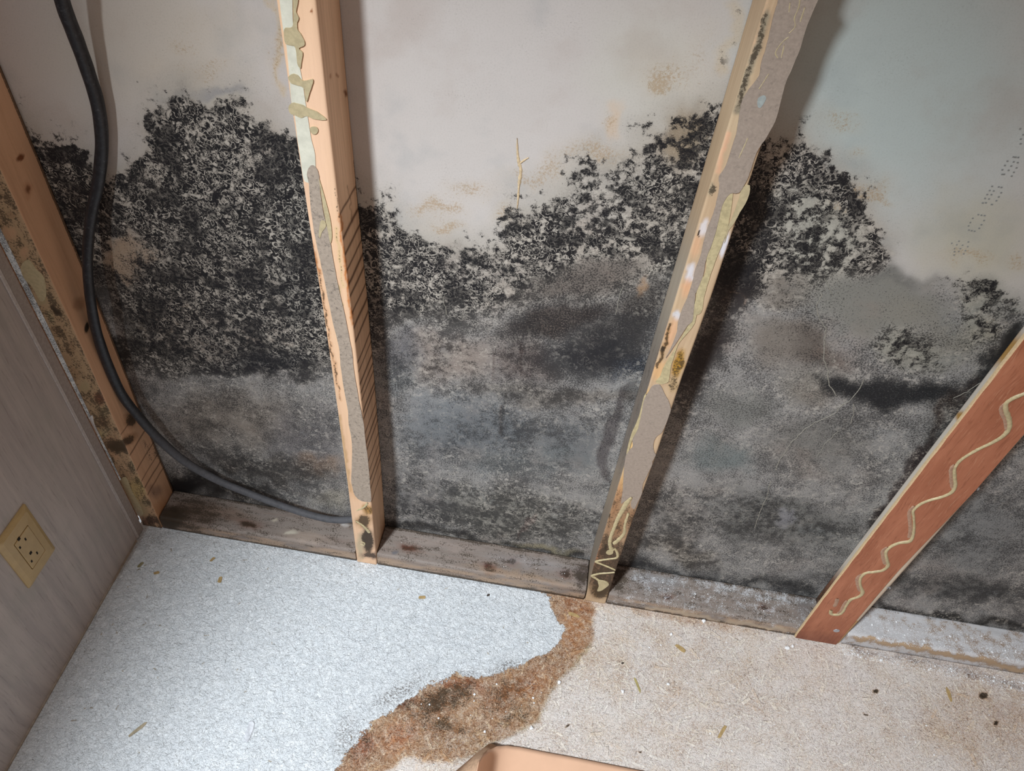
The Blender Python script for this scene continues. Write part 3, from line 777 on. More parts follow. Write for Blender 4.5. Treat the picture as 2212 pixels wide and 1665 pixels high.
# --- stud in the left corner
def paint_L(pa, side):
    f0 = side == 0; f1 = side == 1
    pa.f['grain'][:] = .5
    def front():
        pa.dab(100, 650, 400, 900, tone=(176, 150, 118), mold=.40)
        pa.f['mold'][:] = .50
        for k in range(26):
            z = 0.75 - k * .028
            q = np.array([-.448 + random.uniform(-.012, .012), -D, z]); x, y = proj(q)
            pa.dab(x, y, random.uniform(10, 22), random.uniform(8, 20), random.uniform(0, 90), a=.8, mold=random.choice([.2, .45, .6, .62]), tone=random.choice([(178, 162, 128), (190, 152, 120), (166, 150, 116), (158, 130, 100)]))
        pa.dab(122, 672, 16, 8, 30, mold=.95, tone=(70, 52, 40))
        pa.dab(215, 860, 14, 16, mold=.7, tone=(186, 128, 98))
        pa.dab(262, 965, 40, 14, mold=.75, tone=(120, 94, 64))
        pa.dab(205, 940, 20, 14, a=.8, mold=.2, tone=(190, 172, 122))
        pa.dab(290, 1060, 30, 46, 60, mold=.5, tone=(184, 160, 112))
        pa.dab(325, 1125, 30, 12, mold=.6, tone=(130, 100, 84))
    only(pa, f0, front)
    def sidef():
        pa.dab(43, 340, 7, 7, hard=.6, tone=(120, 72, 44)); pa.dab(60, 410, 7, 10, hard=.5, tone=(50, 34, 26))
        pa.dab(60, 410, 13, 20, a=.5, tone=(170, 118, 82))
        pa.dab(187, 708, 6, 12, hard=.6, tone=(40, 28, 22), mold=.8)
        pa.dab(170, 655, 16, 16, a=.6, tone=(150, 108, 78), mold=.3)
        pa.dab(285, 905, 18, 22, 30, a=.9, mold=.85, tone=(150, 112, 78)); pa.dab(275, 950, 26, 12, -30, a=.9, mold=.75, tone=(150, 112, 78))
        pa.dab(325, 975, 18, 40, -30, a=.8, mold=.62); pa.dab(335, 1060, 20, 16, a=.8, mold=.5, tone=(160, 130, 110))
        pa.dab(350, 1105, 24, 30, a=.5, tone=(196, 138, 90))
    only(pa, f1, sidef)
    zs = [at(x, y, 0, -.428)[2] for x, y in [(264, 939), (283, 985), (299, 1017), (308, 1044), (316, 1057), (328, 1062)]]
    stripes(pa, f1 * 1.0, zs, .0016, .9, (84, 56, 38))
    edge = f1 & (pa.P[:, 1] > -0.006)
    pa.f['mold'] = np.where(edge, .75, pa.f['mold'])
    low = np.clip((0.05 - pa.P[:, 2]) / 0.05, 0, 1) * (side == 0); pa.f['mold'] = np.maximum(pa.f['mold'], low * .7)
xLr = lambda z: interp(z, [(0, -.4335), (.15, -.4320), (.3, -.4300), (.5, -.4262), (.75, -.4250), (1.3, -.4235)])
me = board_mesh('wall_stud', 0.0, 1.3, lambda z: xLr(z) - SW, xLr, paint_L)
studL = link('wall_stud', me, WOOD); tag(studL, 'mould-speckled wooden stud in the left corner against the wall panel', 'stud')
sheet('adhesive_smear', [(45, 575), (62, 560), (78, 580), (96, 600), (100, 640), (88, 650), (70, 620), (52, 600)], GLUE2, studL, .0005)
sheet('adhesive_smear', [(258, 1040), (272, 1030), (285, 1060), (300, 1085), (310, 1110), (296, 1112), (280, 1090), (266, 1062)], GLUE2, studL, .0005)
sheet('paper_scrap', [(194, 903), (200, 897), (204, 918), (212, 935), (207, 934), (198, 915)], CRUMB, studL, .0008)

# --- second stud
def paint_A(pa, side):
    f0 = side == 0; f1 = side == 1
    pa.f['tone'][:] = np.array([s2l(q) for q in (228, 190, 156)])
    pa.f['grain'][:] = np.where(f1, .8, .35)
    def front():
        pa.dab(670, 300, 60, 300, a=.7, tone=(234, 196, 166))
        pa.stroke([(652, 430), (664, 500), (682, 560), (690, 590)], 2.5, 3, tone=(176, 112, 60), mold=.3)
        pa.stroke([(690, 590), (700, 660), (716, 760), (735, 860)], 2.5, 4, mold=.72, tone=(206, 158, 118))
        pa.stroke([(735, 900), (745, 980), (756, 1060)], 3, 4, a=.8, mold=.3, tone=(186, 150, 104))
        pa.stroke([(723, 400), (731, 450), (734, 470)], 1.5, 3, mold=.8)
        pa.stroke([(734, 460), (742, 550), (752, 640), (762, 700)], 1.8, 2.5, tone=(200, 118, 44))
        pa.stroke([(726, 490), (732, 540), (740, 620)], 3, 4, a=.9, mold=.58, tone=(216, 186, 140))
        pa.stroke([(730, 620), (742, 700), (756, 800), (772, 880)], 2, 3, mold=.72, tone=(170, 160, 110))
        pa.dab(785, 1125, 22, 16, a=.9, mold=.85, tone=(150, 112, 70)); pa.dab(795, 1100, 14, 14, mold=.6, tone=(170, 128, 70))
        pa.dab(793, 1165, 16, 34, -5, hard=.5, mold=.75, tone=(96, 76, 62)); pa.dab(778, 1180, 10, 34, tone=(190, 170, 140), mold=.3)
        pa.dab(775, 1060, 30, 20, a=.5, tone=(206, 156, 108))
        pa.dab(800, 1200, 26, 8, mold=.7, tone=(140, 112, 96))
        pa.dab(674, 28, 4, 4, hard=.6, tone=(150, 96, 62))
    only(pa, f0, front)
    def sidef():
        pa.dab(747, 202, 5, 9, hard=.4, tone=(120, 76, 44)); pa.dab(728, 165, 3, 6, tone=(150, 100, 66)); pa.dab(712, 165, 3, 8, a=.7, tone=(160, 104, 70))
        pa.stroke([(735, 463), (740, 520), (748, 590), (756, 650), (764, 700)], 1.5, 2, tone=(192, 116, 46))
        pa.stroke([(752, 400), (757, 440), (761, 480)], 0.8, 1.6, a=.8, tone=(110, 76, 50))
        pa.dab(830, 1150, 16, 40, a=.7, tone=(170, 130, 98), mold=.35)
        pa.dab(826, 900, 10, 200, -4, a=.5, tone=(160, 124, 98))
    only(pa, f1, sidef)
    zs = [at(x, y, 1, -D)[2] for x, y in [(735, 464), (741, 517), (745, 552), (749, 586), (752, 616), (756, 642), (760, 678), (764, 709), (768, 740), (771, 785), (774, 805), (777, 832), (779, 850), (782, 866), (784, 891), (786, 906),
                                            (789, 937), (791, 958), (793, 974), (796, 1000), (798, 1021), (800, 1040), (801, 1057), (803, 1085)]]
    stripes(pa, f1 * 1.0, zs, .0026, 1.0, (88, 56, 36))
    edge = f1 & (pa.P[:, 1] > -0.004) & (pa.P[:, 2] < .8)
    pa.f['mold'] = np.where(edge, .6, pa.f['mold'])
bowA = lambda z: interp(z, [(0, -.0208), (.1, -.0200), (.25, -.0186), (.42, -.0182), (.6, -.0190), (.76, -.0215), (.9, -.0228), (1.3, -.0225)])
me = board_mesh('wall_stud', 0.0, 1.3, lambda z: bowA(z) - SW, bowA, paint_A)
studA = link('wall_stud', me, WOOD); tag(studA, 'pale pine stud where the black cable ends, with green-white strip and grey torn paper', 'stud')
def S1(l): return [(560 + x / 4.163, y / 4.163) for x, y in l]
def S2(l): return [(600 + x / 4.163, 380 + y / 4.163) for x, y in l]
def S3(l): return [(680 + x / 5.55, 760 + y / 5.55) for x, y in l]
def S4(l): return [(700 + x / 6.66, 1000 + y / 6.66) for x, y in l]
sheet('film_strip', S1([(180, -160), (185, 0), (215, 250), (245, 400), (270, 650), (290, 900), (325, 1060), (345, 1250), (370, 1400), (398, 1600), (440, 1640), (500, 1640), (505, 1400), (470, 1250), (440, 1060), (415, 900), (385, 700), (345, 500), (330, 400), (305, 200), (300, 0), (295, -160)]), VINYL, studA, .0005)
g1 = S1([(300, -160), (350, -160), (352, 0), (335, 100), (360, 150), (345, 200), (350, 260), (390, 320), (415, 380), (400, 412), (360, 430), (395, 470), (385, 540), (374, 610), (345, 560), (330, 425), (280, 400), (240, 385), (226, 300), (238, 245), (300, 238), (312, 120)])
sheet('adhesive_smear', g1, GLUE2, studA, .0011, jit=.0002)
sheet('adhesive_smear', S1([(265, 690), (300, 660), (350, 670), (400, 722), (480, 708), (486, 740), (460, 820), (430, 910), (415, 840), (400, 782), (330, 755), (290, 742)]), GLUE2, studA, .0013, jit=.0002)
sheet('adhesive_smear', S1([(265, 960), (300, 920), (360, 930), (400, 940), (440, 970), (520, 1000), (600, 1060), (590, 1076), (500, 1066), (430, 1040), (380, 1056), (320, 1030), (280, 1012)]), GLUE2, studA, .0013, jit=.0002)
sheet('adhesive_smear', S1([(465, 1140), (500, 1135), (528, 1150), (530, 1180), (510, 1202), (480, 1200), (462, 1170)]), GLUE2, studA, .0012)
pap = S1([(430, 1560), (450, 1500), (485, 1480), (520, 1515), (540, 1580)]) + S2([(385, 150), (415, 330), (455, 500), (480, 620), (510, 800), (545, 980), (590, 1180), (620, 1320), (650, 1480)]) + \
    S3([(450, 0), (470, 200), (510, 450), (545, 650), (588, 850), (608, 1050), (640, 1300), (662, 1550)]) + S4([(648, 200), (676, 420), (676, 545), (600, 550), (520, 530), (440, 450), (402, 300)]) + \
    S3([(440, 1500), (450, 1200), (440, 1020), (410, 870), (400, 700), (375, 560), (345, 400), (310, 150), (300, 0)]) + S2([(540, 1480), (500, 1320), (450, 1080), (410, 880), (370, 700), (330, 500), (300, 300), (280, 60)])
sheet('torn_paper', pap, PAPER2, studA, .0009, jit=.0002)
sheet('adhesive_smear', S2([(375, 20), (455, 300), (480, 420), (490, 540), (475, 600), (455, 500), (420, 330), (392, 150)]), GLUE2, studA, .0010)
sheet('adhesive_smear', S2([(390, 400), (430, 405), (435, 450), (400, 500), (385, 550), (372, 520)]), GLUE2, studA, .0013)
bead('adhesive_bead', S4([(470, 680), (560, 645), (605, 605), (628, 570)]), [3, 4, 4.5, 4], GLUE, studA)
bead('adhesive_bead', S4([(455, 830), (540, 885), (600, 940), (650, 1000)]), [3, 4.5, 5.5, 8], GLUE, studA)
bead('adhesive_bead', S4([(530, 1130), (580, 1150), (575, 1180), (520, 1165)]), [2.5, 3, 3, 2], GLUE, studA)

# --- third stud
def paint_C(pa, side):
    f0 = side == 0; f2 = side == 2
    pa.f['tone'][:] = np.array([s2l(q) for q in (200, 174, 142)]); pa.f['mold'][:] = .22
    pa.f['grain'][:] = .6
    def front():
        pa.dab(1600, 200, 60, 300, 0, a=.9, tone=(208, 186, 154))
        pa.stroke([(1650, 0), (1630, 80), (1590, 180)], 5, 5, a=.8, tone=(226, 186, 150))
        pa.stroke([(1655, 30), (1640, 90), (1618, 150), (1592, 240)], 8, 6, mold=.62, tone=(150, 142, 122))
        pa.dab(1535, 410, 10, 18, 15, mold=.6, tone=(168, 156, 130))
        pa.stroke([(1572, 290), (1550, 370)], 5, 4, a=.8, tone=(232, 184, 150))
        pa.dab(1520, 490, 10, 22, 15, hard=.5, tone=(226, 220, 220)); pa.dab(1505, 530, 12, 30, 15, a=.7, tone=(228, 180, 142))
        pa.dab(1490, 590, 10, 24, 15, hard=.5, tone=(222, 220, 224)); pa.dab(1483, 620, 12, 24, 15, a=.8, tone=(228, 176, 136))
        pa.dab(1460, 680, 9, 14, 15, hard=.5, tone=(214, 214, 218), mold=.3)
        pa.dab(1565, 530, 9, 30, 15, hard=.5, tone=(220, 218, 224))
        pa.dab(1450, 720, 14, 40, 15, a=.9, tone=(226, 180, 142)); pa.stroke([(1448, 700), (1436, 750), (1420, 790)], 3, 4, mold=.8, tone=(150, 112, 60))
        pa.dab(1420, 800, 20, 26, 25, a=.8, tone=(222, 176, 124))
        pa.dab(1466, 785, 13, 34, 15, hard=.5, mold=.55, tone=(178, 136, 54)); pa.dab(1455, 830, 16, 20, mold=.6, tone=(186, 160, 120))
        pa.stroke([(1400, 850), (1370, 960), (1345, 1050)], 10, 6, a=.8, tone=(222, 184, 122))
        pa.dab(1330, 1080, 14, 60, 15, a=.8, tone=(206, 156, 112), mold=.45)
        pa.dab(1365, 1120, 20, 30, 15, a=.8, tone=(140, 104, 74), mold=.6)
        pa.dab(1335, 1140, 14, 24, 15, mold=.6, tone=(160, 124, 88))
        pa.dab(1330, 1130, 50, 90, 15, a=.75, mold=.5, tone=(150, 116, 86)); pa.dab(1310, 1225, 46, 66, 15, hard=.6, mold=.62, tone=(116, 92, 72)); pa.dab(1300, 1275, 26, 16, mold=.75, tone=(116, 88, 52))
        pa.stroke([(1300, 1160), (1284, 1220)], 2.5, 3, a=.8, tone=(200, 142, 104))
        for x, y in [(1512, 505), (1433, 754), (1315, 1114), (1309, 1183)]:
            pa.dab(x, y, 2.2, 5, 10, hard=.7, tone=(20, 14, 10), mold=1)
    only(pa, f0, front)
    def sidef():
        pa.dab(1440, 650, 120, 220, a=.9, tone=(176, 166, 150)); pa.dab(1380, 900, 100, 300, a=.9, tone=(128, 122, 116), mold=.45)
        pa.dab(1290, 1150, 60, 150, a=.9, tone=(134, 124, 112), mold=.35)
        pa.dab(1590, 200, 60, 260, a=.8, tone=(206, 182, 150))
    only(pa, f2, sidef)
xCl = lambda z: interp(z, [(0, .3690), (.12, .3660), (.3, .3668), (.6, .3675), (.8, .3683), (1.3, .3700)])
xCr = lambda z: interp(z, [(0, .4070), (.12, .4050), (.25, .4045), (.45, .4062), (.6, .4052), (.73, .4068), (.84, .4055), (.92, .4050), (1.0, .4070), (1.3, .4100)])
me = board_mesh('wall_stud', 0.0, 1.3, xCl, xCr, paint_C)
studC = link('wall_stud', me, WOOD); tag(studC, 'weathered wooden stud in the middle right with tan torn paper and yellow glue streaks', 'stud')
def T4(l): return [(1560 + x / 4.163, y / 4.163) for x, y in l]
def T5(l): return [(1430 + x / 4.163, 280 + y / 4.163) for x, y in l]
def T6(l): return [(1330 + x / 4.163, 600 + y / 4.163) for x, y in l]
def T7(l): return [(1250 + x / 5.045, 800 + y / 5.045) for x, y in l]
def T8(l): return [(1200 + x / 5.55, 1050 + y / 5.55) for x, y in l]
up = T4([(500, -200), (500, 0), (470, 100), (440, 230), (400, 400), (380, 470), (350, 560), (330, 680), (240, 800), (180, 900), (150, 1050), (130, 1180), (110, 1250)]) + \
    T5([(600, 250), (560, 350), (510, 420), (515, 520), (490, 640), (470, 720), (430, 830), (400, 900), (370, 1020), (340, 1150), (300, 1250), (270, 1380), (230, 1500)]) + \
    T6([(660, 150), (600, 270), (560, 400), (550, 480), (500, 620), (450, 715), (490, 660), (570, 540), (640, 430), (690, 380), (700, 300), (715, 150)]) + \
    T5([(310, 1450), (370, 1300), (398, 1150), (450, 1020), (500, 850), (540, 680), (610, 570), (690, 560), (760, 450), (800, 350), (850, 200), (915, 95)]) + \
    T4([(372, 1268), (455, 1125), (503, 1000), (563, 760), (640, 580), (703, 420), (765, 220), (862, -10), (940, -200)])
sheet('torn_paper', up, PAPER, studC, .0012, jit=.0002)
for g_ in [[(700, -60), (690, 60), (650, 160), (655, 240), (600, 300)], [(610, 20), (600, 110)], [(600, 330), (540, 380), (480, 470), (500, 520)], [(560, 400), (530, 520)], [(420, 660), (370, 740), (330, 800)], [(230, 1240), (200, 1310), (150, 1420)], [(745, 60), (700, 200)]]:
    bead('adhesive_bead', T4(g_), 3.2, GLUE2, studC, .0004, plane=-D - .0013, wvar=.8)
sheet('blue_smudge', T4([(320, 880), (370, 850), (395, 870), (380, 910), (345, 960), (318, 950)]), mat_flat('pale_blue_smudge', col(160, 168, 166), .85, .06, 300, mottle=col(160, 146, 134), mott=.8), studC, .0014)
lo = T6([(330, 970), (380, 955), (410, 975), (440, 1040), (480, 1110), (495, 1180), (470, 1260), (420, 1380), (370, 1420), (340, 1480), (345, 1560), (360, 1590), (332, 1640)]) + \
    T7([(800, 1020), (750, 1130), (700, 1230), (690, 1330), (640, 1440), (610, 1500), (580, 1490), (570, 1440), (590, 1380), (560, 1375), (500, 1420), (460, 1440), (480, 1300), (490, 1100), (510, 950)]) + \
    T6([(90, 1600), (120, 1550), (155, 1510), (150, 1450), (200, 1350), (235, 1200), (255, 1090), (290, 1030)])
sheet('torn_paper', lo, PAPER, studC, .0012, jit=.0002)
sheet('adhesive_smear', T5([(610, 565), (640, 570), (600, 830), (560, 980), (480, 1180), (420, 1350), (380, 1500), (350, 1640), (290, 1640), (330, 1450), (390, 1280), (402, 1150), (460, 1000), (510, 800), (540, 680)]), GLUE, studC, .0010, jit=.0003)
sheet('adhesive_smear', T5([(720, 520), (790, 500), (770, 620), (700, 740), (640, 850), (600, 900), (560, 1020), (590, 880), (640, 760), (690, 620)]), GLUE2, studC, .0007, jit=.0002)
sheet('adhesive_smear', T6([(800, 0), (775, 120), (740, 250), (710, 400), (620, 520), (560, 600), (500, 780), (482, 900), (470, 930), (410, 952), (360, 930), (400, 880), (440, 780), (530, 640), (640, 440), (690, 380), (704, 280), (722, 150), (750, 0)]), GLUE, studC, .0010, jit=.0003)
sheet('adhesive_smear', T6([(255, 1060), (275, 1050), (240, 1200), (205, 1350), (150, 1450), (120, 1550), (95, 1590), (130, 1430), (190, 1290), (225, 1180)]), GLUE, studC, .0006, jit=.0003)
bead('adhesive_bead', T8([(915, 125), (860, 190), (815, 270), (780, 330), (735, 420), (700, 510), (665, 600), (650, 680), (665, 745), (690, 770)]), [5, 12, 11, 10, 9, 8, 7, 8, 9, 8], GLUE, studC, .0016)
bead('adhesive_bead', T8([(880, 315), (850, 400), (830, 480), (825, 560), (770, 630), (700, 690)]), [5, 6, 6, 7, 9, 10], GLUE, studC, .0016)
bead('adhesive_bead', T8([(700, 735), (740, 800), (735, 855), (640, 872), (550, 885), (485, 905), (560, 937), (640, 970), (715, 1003)]), [5, 6, 5.5, 4.5, 5, 6, 4.5, 4.5, 4], GLUE, studC, .0016)
bead('adhesive_bead', T8([(710, 1030), (610, 1040), (520, 1048), (440, 1075), (490, 1108), (550, 1155), (600, 1180)]), [4, 4.5, 5, 7, 6, 8, 11], GLUE, studC, .0016)
sheet('adhesive_smear', T8([(510, 1125), (600, 1135), (642, 1168), (600, 1210), (545, 1245), (500, 1247), (520, 1190)]), GLUE, studC, .0014)
sheet('adhesive_smear', T8([(605, 790), (640, 760), (690, 765), (685, 800), (640, 812)]), GLUE, studC, .0014)

# --- fourth stud, under the plywood strip
def paint_D(pa, side):
    pa.f['tone'][:] = np.array([s2l(q) for q in (206, 190, 170)])
    pa.f['mold'][:] = .25
    def sidef():
        pa.f['tone'][:] = np.array([s2l(q) for q in (214, 206, 194)]); pa.f['mold'][:] = .1  # left face painted paler so it reads as lit beside the strip
        pa.dab(2180, 760, 50, 40, -45, tone=(190, 150, 90)); pa.dab(2075, 900, 14, 14, tone=(176, 134, 70)); pa.dab(1790, 1280, 60, 60, -50, tone=(120, 84, 66), mold=.5)
    only(pa, side == 2, sidef)
    m = (side == 0) & (pa.P[:, 2] < .09); pa.f['tone'] = np.where(m[:, None], np.array([s2l(q) for q in (190, 150, 104)]), pa.f['tone'])
me = board_mesh('wall_stud', 0.0, 1.3, lambda z: 0.7880 + 0 * z, lambda z: interp(z, [(0, .8330), (.2, .8345), (.6, .8350), (1.3, .8345)]), paint_D, rnd=.0035)
studD = link('wall_stud', me, WOOD); tag(studD, 'pale stud on the right, mostly hidden behind the reddish plywood strip', 'stud')
def staple(px, py, L=.008):
    q = at(px, py, 1, -D - .001); bm = bmesh.new()
    for dx, dz, sx, sz in [(0, 0, L, .0012), (-L / 2, -.002, .0012, .005), (L / 2, -.002, .0012, .005)]:
        bmesh.ops.create_cube(bm, size=1, matrix=Matrix.Translation((q[0] + dx, q[1] - .0004, q[2] + dz)) @ Matrix.Diagonal((sx, .0012, sz, 1)))
    obj_bm('staple', bm, METAL, studD)
staple(2110, 1053, .006); staple(1921, 1268, .004)

# plywood strip
SX0 = lambda z: interp(z, [(0, .7500), (.03, .7490), (.2, .7470), (.6, .7462), (1.3, .7470)])
SX1 = lambda z: interp(z, [(0, .8245), (.2, .8215), (.27, .8210), (.48, .8290), (.6, .8275), (1.3, .8270)])
TH = 0.0042
zs = np.linspace(0.004, 1.3, 90)
V = []; F = []
for z in zs:
    a, b = SX0(z) + .0003 * math.sin(z * 400), SX1(z)
    V += [(a, -D - .0008, z), (b, -D - .0008, z), (b, -D - TH, z), (a, -D - TH, z)]
for i in range(len(zs) - 1):
    for j in range(4): F.append((i * 4 + j, i * 4 + (j + 1) % 4, i * 4 + 4 + (j + 1) % 4, i * 4 + 4 + j))
F.append((3, 2, 1, 0)); k = (len(zs) - 1) * 4; F.append((k, k + 1, k + 2, k + 3))
me = mesh_np('plywood_strip', V, F, False)
strip = bpy.data.objects.new('plywood_strip', None); C.objects.link(strip); strip.location = (0, 0, 0)
tag(strip, 'reddish-brown plywood strip with a wavy glue bead nailed over the right stud', 'plywood strip')
pl = link('plywood_core', me, EDGE, strip)
# face veneer
V = []; F = []
for z in zs:
    a, b = SX0(z) + .0022 + .0005 * math.sin(z * 240) * math.sin(z * 91), SX1(z)
    V += [(a, -D - TH - .00005, z - .001), (b + .0002, -D - TH - .00005, z - .001), (b + .0002, -D - TH - .0007, z - .001), (a, -D - TH - .0007, z - .001)]
for i in range(len(zs) - 1):
    for j in range(4): F.append((i * 4 + j, i * 4 + (j + 1) % 4, i * 4 + 4 + (j + 1) % 4, i * 4 + 4 + j))
F.append((3, 2, 1, 0)); F.append((k, k + 1, k + 2, k + 3))
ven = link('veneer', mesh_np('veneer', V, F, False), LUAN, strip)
PY = -D - TH - .0006
def G4(l): return [(1900 + x / 3.7, 700 + y / 3.7) for x, y in l]
def G5(l): return [(1700 + x / 4.5, 1050 + y / 4.5) for x, y in l]
gl = G4([(1300, 500), (1154, 555), (1060, 595), (1010, 635), (1010, 690), (1035, 760), (1035, 830), (990, 890), (900, 945), (800, 992), (710, 1042), (640, 1092), (602, 1150), (600, 1220), (605, 1285), (578, 1340), (500, 1378), (400, 1405), (320, 1440), (270, 1490)]) + \
    G5([(1232, 300), (1236, 400), (1222, 490), (1185, 535), (1090, 550), (1010, 585), (962, 640), (972, 720), (982, 770), (930, 815), (840, 832), (765, 842), (715, 890), (712, 960), (735, 1030), (700, 1070), (620, 1100), (575, 1160), (545, 1215), (500, 1245), (430, 1240), (430, 1200)])
bead('adhesive_bead', gl, [11, 11, 12, 12, 12, 12, 12, 11, 10, 9, 8, 8, 8, 9, 9, 10, 9, 8, 8, 8] + [6, 7, 8, 11, 10, 8, 8, 8, 9, 9, 8, 8, 7, 7, 9, 8, 8, 7, 7, 8, 9, 8], GLUE, strip, .0022, plane=PY)
gh = [G4([(1020, 620), (975, 660), (972, 700), (1005, 780), (1015, 850)]), G4([(600, 1120), (570, 1160), (572, 1230), (580, 1310)]), G5([(1240, 190), (1190, 250), (1195, 350), (1200, 430), (1185, 500)]),
      G5([(980, 590), (930, 630), (938, 700), (955, 760)]), G5([(735, 855), (685, 890), (690, 960), (712, 1020)]), G5([(590, 1110), (555, 1150), (530, 1210), (495, 1235)]), G5([(490, 1090), (480, 1130), (460, 1170)])]
for g in gh: bead('adhesive_smear', g, 9, SMEAR, strip, .0008, plane=PY)
q = at(1807, 1362, 1, PY)
bm = bmesh.new(); bmesh.ops.create_uvsphere(bm, u_segments=20, v_segments=10, radius=1, matrix=Matrix.Translation(q.tolist()) @ Matrix.Diagonal((.0055, .0012, .0055, 1)))
obj_bm('nail_head', bm, METAL, strip, True)

# ------------------------------------------------------------------ bottom plates
def plate(x0, x1, label, paintfn, rz=PH):
    nx = max(20, int((x1 - x0) / .002)); per = []
    r = .006; y1 = -.0012
    pts = [(-D + .0015, 0.0005)] + [(-D + .0015, rz - r - .004 + t * 0) for t in (0,)] 
    prof = []
    for t in np.linspace(0, 1, 8): prof.append((-D + .001, 0.0005 + (rz - r) * t))
    for a in np.linspace(20, 90, 6): prof.append((-D + .001 + r - r * math.cos(math.radians(a)), rz - r + r * math.sin(math.radians(a))))
    for t in np.linspace(0, 1, 26)[1:]: prof.append((-D + .001 + r + (y1 + D - .001 - r) * t, rz))
    prof.append((y1, .0005)); prof = np.array(prof); m = len(prof)
    xs = np.linspace(x0, x1, nx)
    X = np.repeat(xs[:, None], m, 1); Y = np.repeat(prof[None, :, 0], nx, 0).copy(); Z = np.repeat(prof[None, :, 1], nx, 0).copy()
    wn = fbm(X * 25, Y * 60, 31) - .5
    top = (Z > rz - r) & (Y < -.004); Z = Z + np.where(top, wn * .003, 0)
    Y = Y + np.where((Z > .004) & (Z < rz - .003) & (Y < -D + .004), (fbm(X * 30, Z * 40, 8) - .5) * .002, 0)
    P = np.stack([X, Y, Z], -1).reshape(-1, 3)
    i = np.arange(nx * m).reshape(nx, m)
    a = i[:-1]; b = i[1:]; a2 = np.roll(i, -1, 1)[:-1]; b2 = np.roll(i, -1, 1)[1:]
    F = np.stack([a, b, b2, a2], -1).reshape(-1, 4)
    me = fast_mesh('bottom_plate', P, F)
    pa = Paint(P, dict(tone=(136, 126, 119), mold=.44, grain=.4, dust=.16), warp=5, freq=1 / 20.0)
    fr = np.clip((rz - .004 - P[:, 2]) / .006, 0, 1)
    c = np.array([s2l(q) for q in (166, 144, 124)])
    nz = fbm(P[:, 0] * 22, P[:, 2] * 80, 5)
    mm = fr * np.clip((nz - .3) * 4, 0, 1)
    pa.f['tone'] = pa.f['tone'] * (1 - mm[:, None]) + c * mm[:, None]
    pa.f['mold'] = np.where(P[:, 2] < .007, .75, pa.f['mold'])
    pa.f['mold'] = np.where(P[:, 1] > -.007, np.maximum(.62, pa.f['mold']), pa.f['mold'])
    paintfn(pa)
    pa.store(me)
    bm = bmesh.new(); bm.from_mesh(me); bm.verts.ensure_lookup_table()
    bm.faces.new([bm.verts[j] for j in i[0]]); bm.faces.new([bm.verts[j] for j in i[-1][::-1]])
    bmesh.ops.recalc_face_normals(bm, faces=bm.faces); bm.to_mesh(me); bm.free()
    o = link('bottom_plate', me, PLATE); tag(o, label, 'plate')
    return o
def knot(pa, x, y, rx, ry, ang=8, c=(84, 50, 38)):
    pa.dab(x, y, rx * 1.9, ry * 1.9, ang, a=.6, tone=(120, 92, 80)); pa.dab(x, y, rx, ry, ang, hard=.4, tone=c, mold=.6)
def pp1(pa):
    pa.dab(420, 1110, 70, 40, a=.9, mold=.62, tone=(104, 88, 78)); pa.dab(370, 1120, 30, 30, mold=.85, tone=(60, 50, 42))
    pa.dab(500, 1110, 60, 18, 10, a=.6, mold=.5, tone=(120, 100, 86)); knot(pa, 540, 1131, 20, 6, 8, (80, 56, 44)); pa.dab(660, 1160, 60, 16, 8, a=.7, tone=(158, 144, 132), mold=.3)
    pa.dab(590, 1120, 7, 5, a=.7, tone=(196, 186, 166), mold=0); pa.dab(745, 1130, 10, 5, a=.7, tone=(200, 198, 196), mold=0)
    pa.dab(630, 1150, 18, 4, -5, hard=.3, a=.8, tone=(190, 184, 168), mold=0)
    pa.dab(700, 1170, 60, 12, 8, a=.6, mold=.5)
def pp2(pa):
    pa.f['dust'][:] = .22
    knot(pa, 885, 1182, 20, 6, 18); pa.dab(852, 1195, 8, 8, tone=(104, 104, 108)); knot(pa, 1058, 1226, 16, 7, 20, (78, 38, 34)); knot(pa, 1107, 1213, 12, 8, 0, (74, 66, 66)); knot(pa, 1222, 1236, 12, 8, 20, (72, 36, 36))
    pa.dab(1150, 1215, 120, 16, 9, a=.5, tone=(150, 146, 146)); pa.dab(950, 1175, 100, 12, 9, a=.5, tone=(156, 142, 134)); pa.dab(1260, 1240, 20, 30, a=.8, mold=.7, tone=(90, 80, 80))
    pa.dab(1130, 1245, 140, 10, 10, a=.6, tone=(156, 130, 106))
def pp3(pa):
    pa.f['dust'][:] = .42
    pa.dab(1420, 1255, 60, 22, 8, a=.7, tone=(140, 140, 142), dust=.5); knot(pa, 1440, 1289, 10, 5, 20, (86, 54, 50)); knot(pa, 1650, 1312, 9, 5, 30, (84, 64, 62)); pa.dab(1620, 1280, 160, 16, 8, a=.7, dust=.55)
    pa.stroke([(1400, 1312), (1560, 1340), (1700, 1364)], 3, 5, a=.6, tone=(196, 178, 152), mold=.1, dust=.2)
    pa.dab(1340, 1250, 20, 40, a=.8, mold=.7, dust=.1)  # third stud's cast shadow, painted in as denser dark specks
    pa.dab(1735, 1300, 26, 40, a=.6, tone=(110, 106, 106))
def pp4(pa):
    pa.f['dust'][:] = .62; pa.f['mold'][:] *= .8
    pa.f['tone'][:] = np.array([s2l(q) for q in (158, 140, 124)])
    pa.stroke([(1850, 1376), (2000, 1402), (2212, 1446)], 4, 5, a=.85, tone=(188, 162, 130), mold=.15, dust=.12)
    pa.dab(1900, 1360, 90, 26, 10, a=.7, dust=.75); pa.dab(2100, 1385, 120, 20, 10, a=.5, dust=.55)
plate(-.4315, -.0600, 'dirty brown bottom plate under the black cable, beside the left corner stud', pp1, .0335)
plate(-.0195, .3665, 'grey-brown bottom plate with red-brown knots between the two middle studs', pp2)
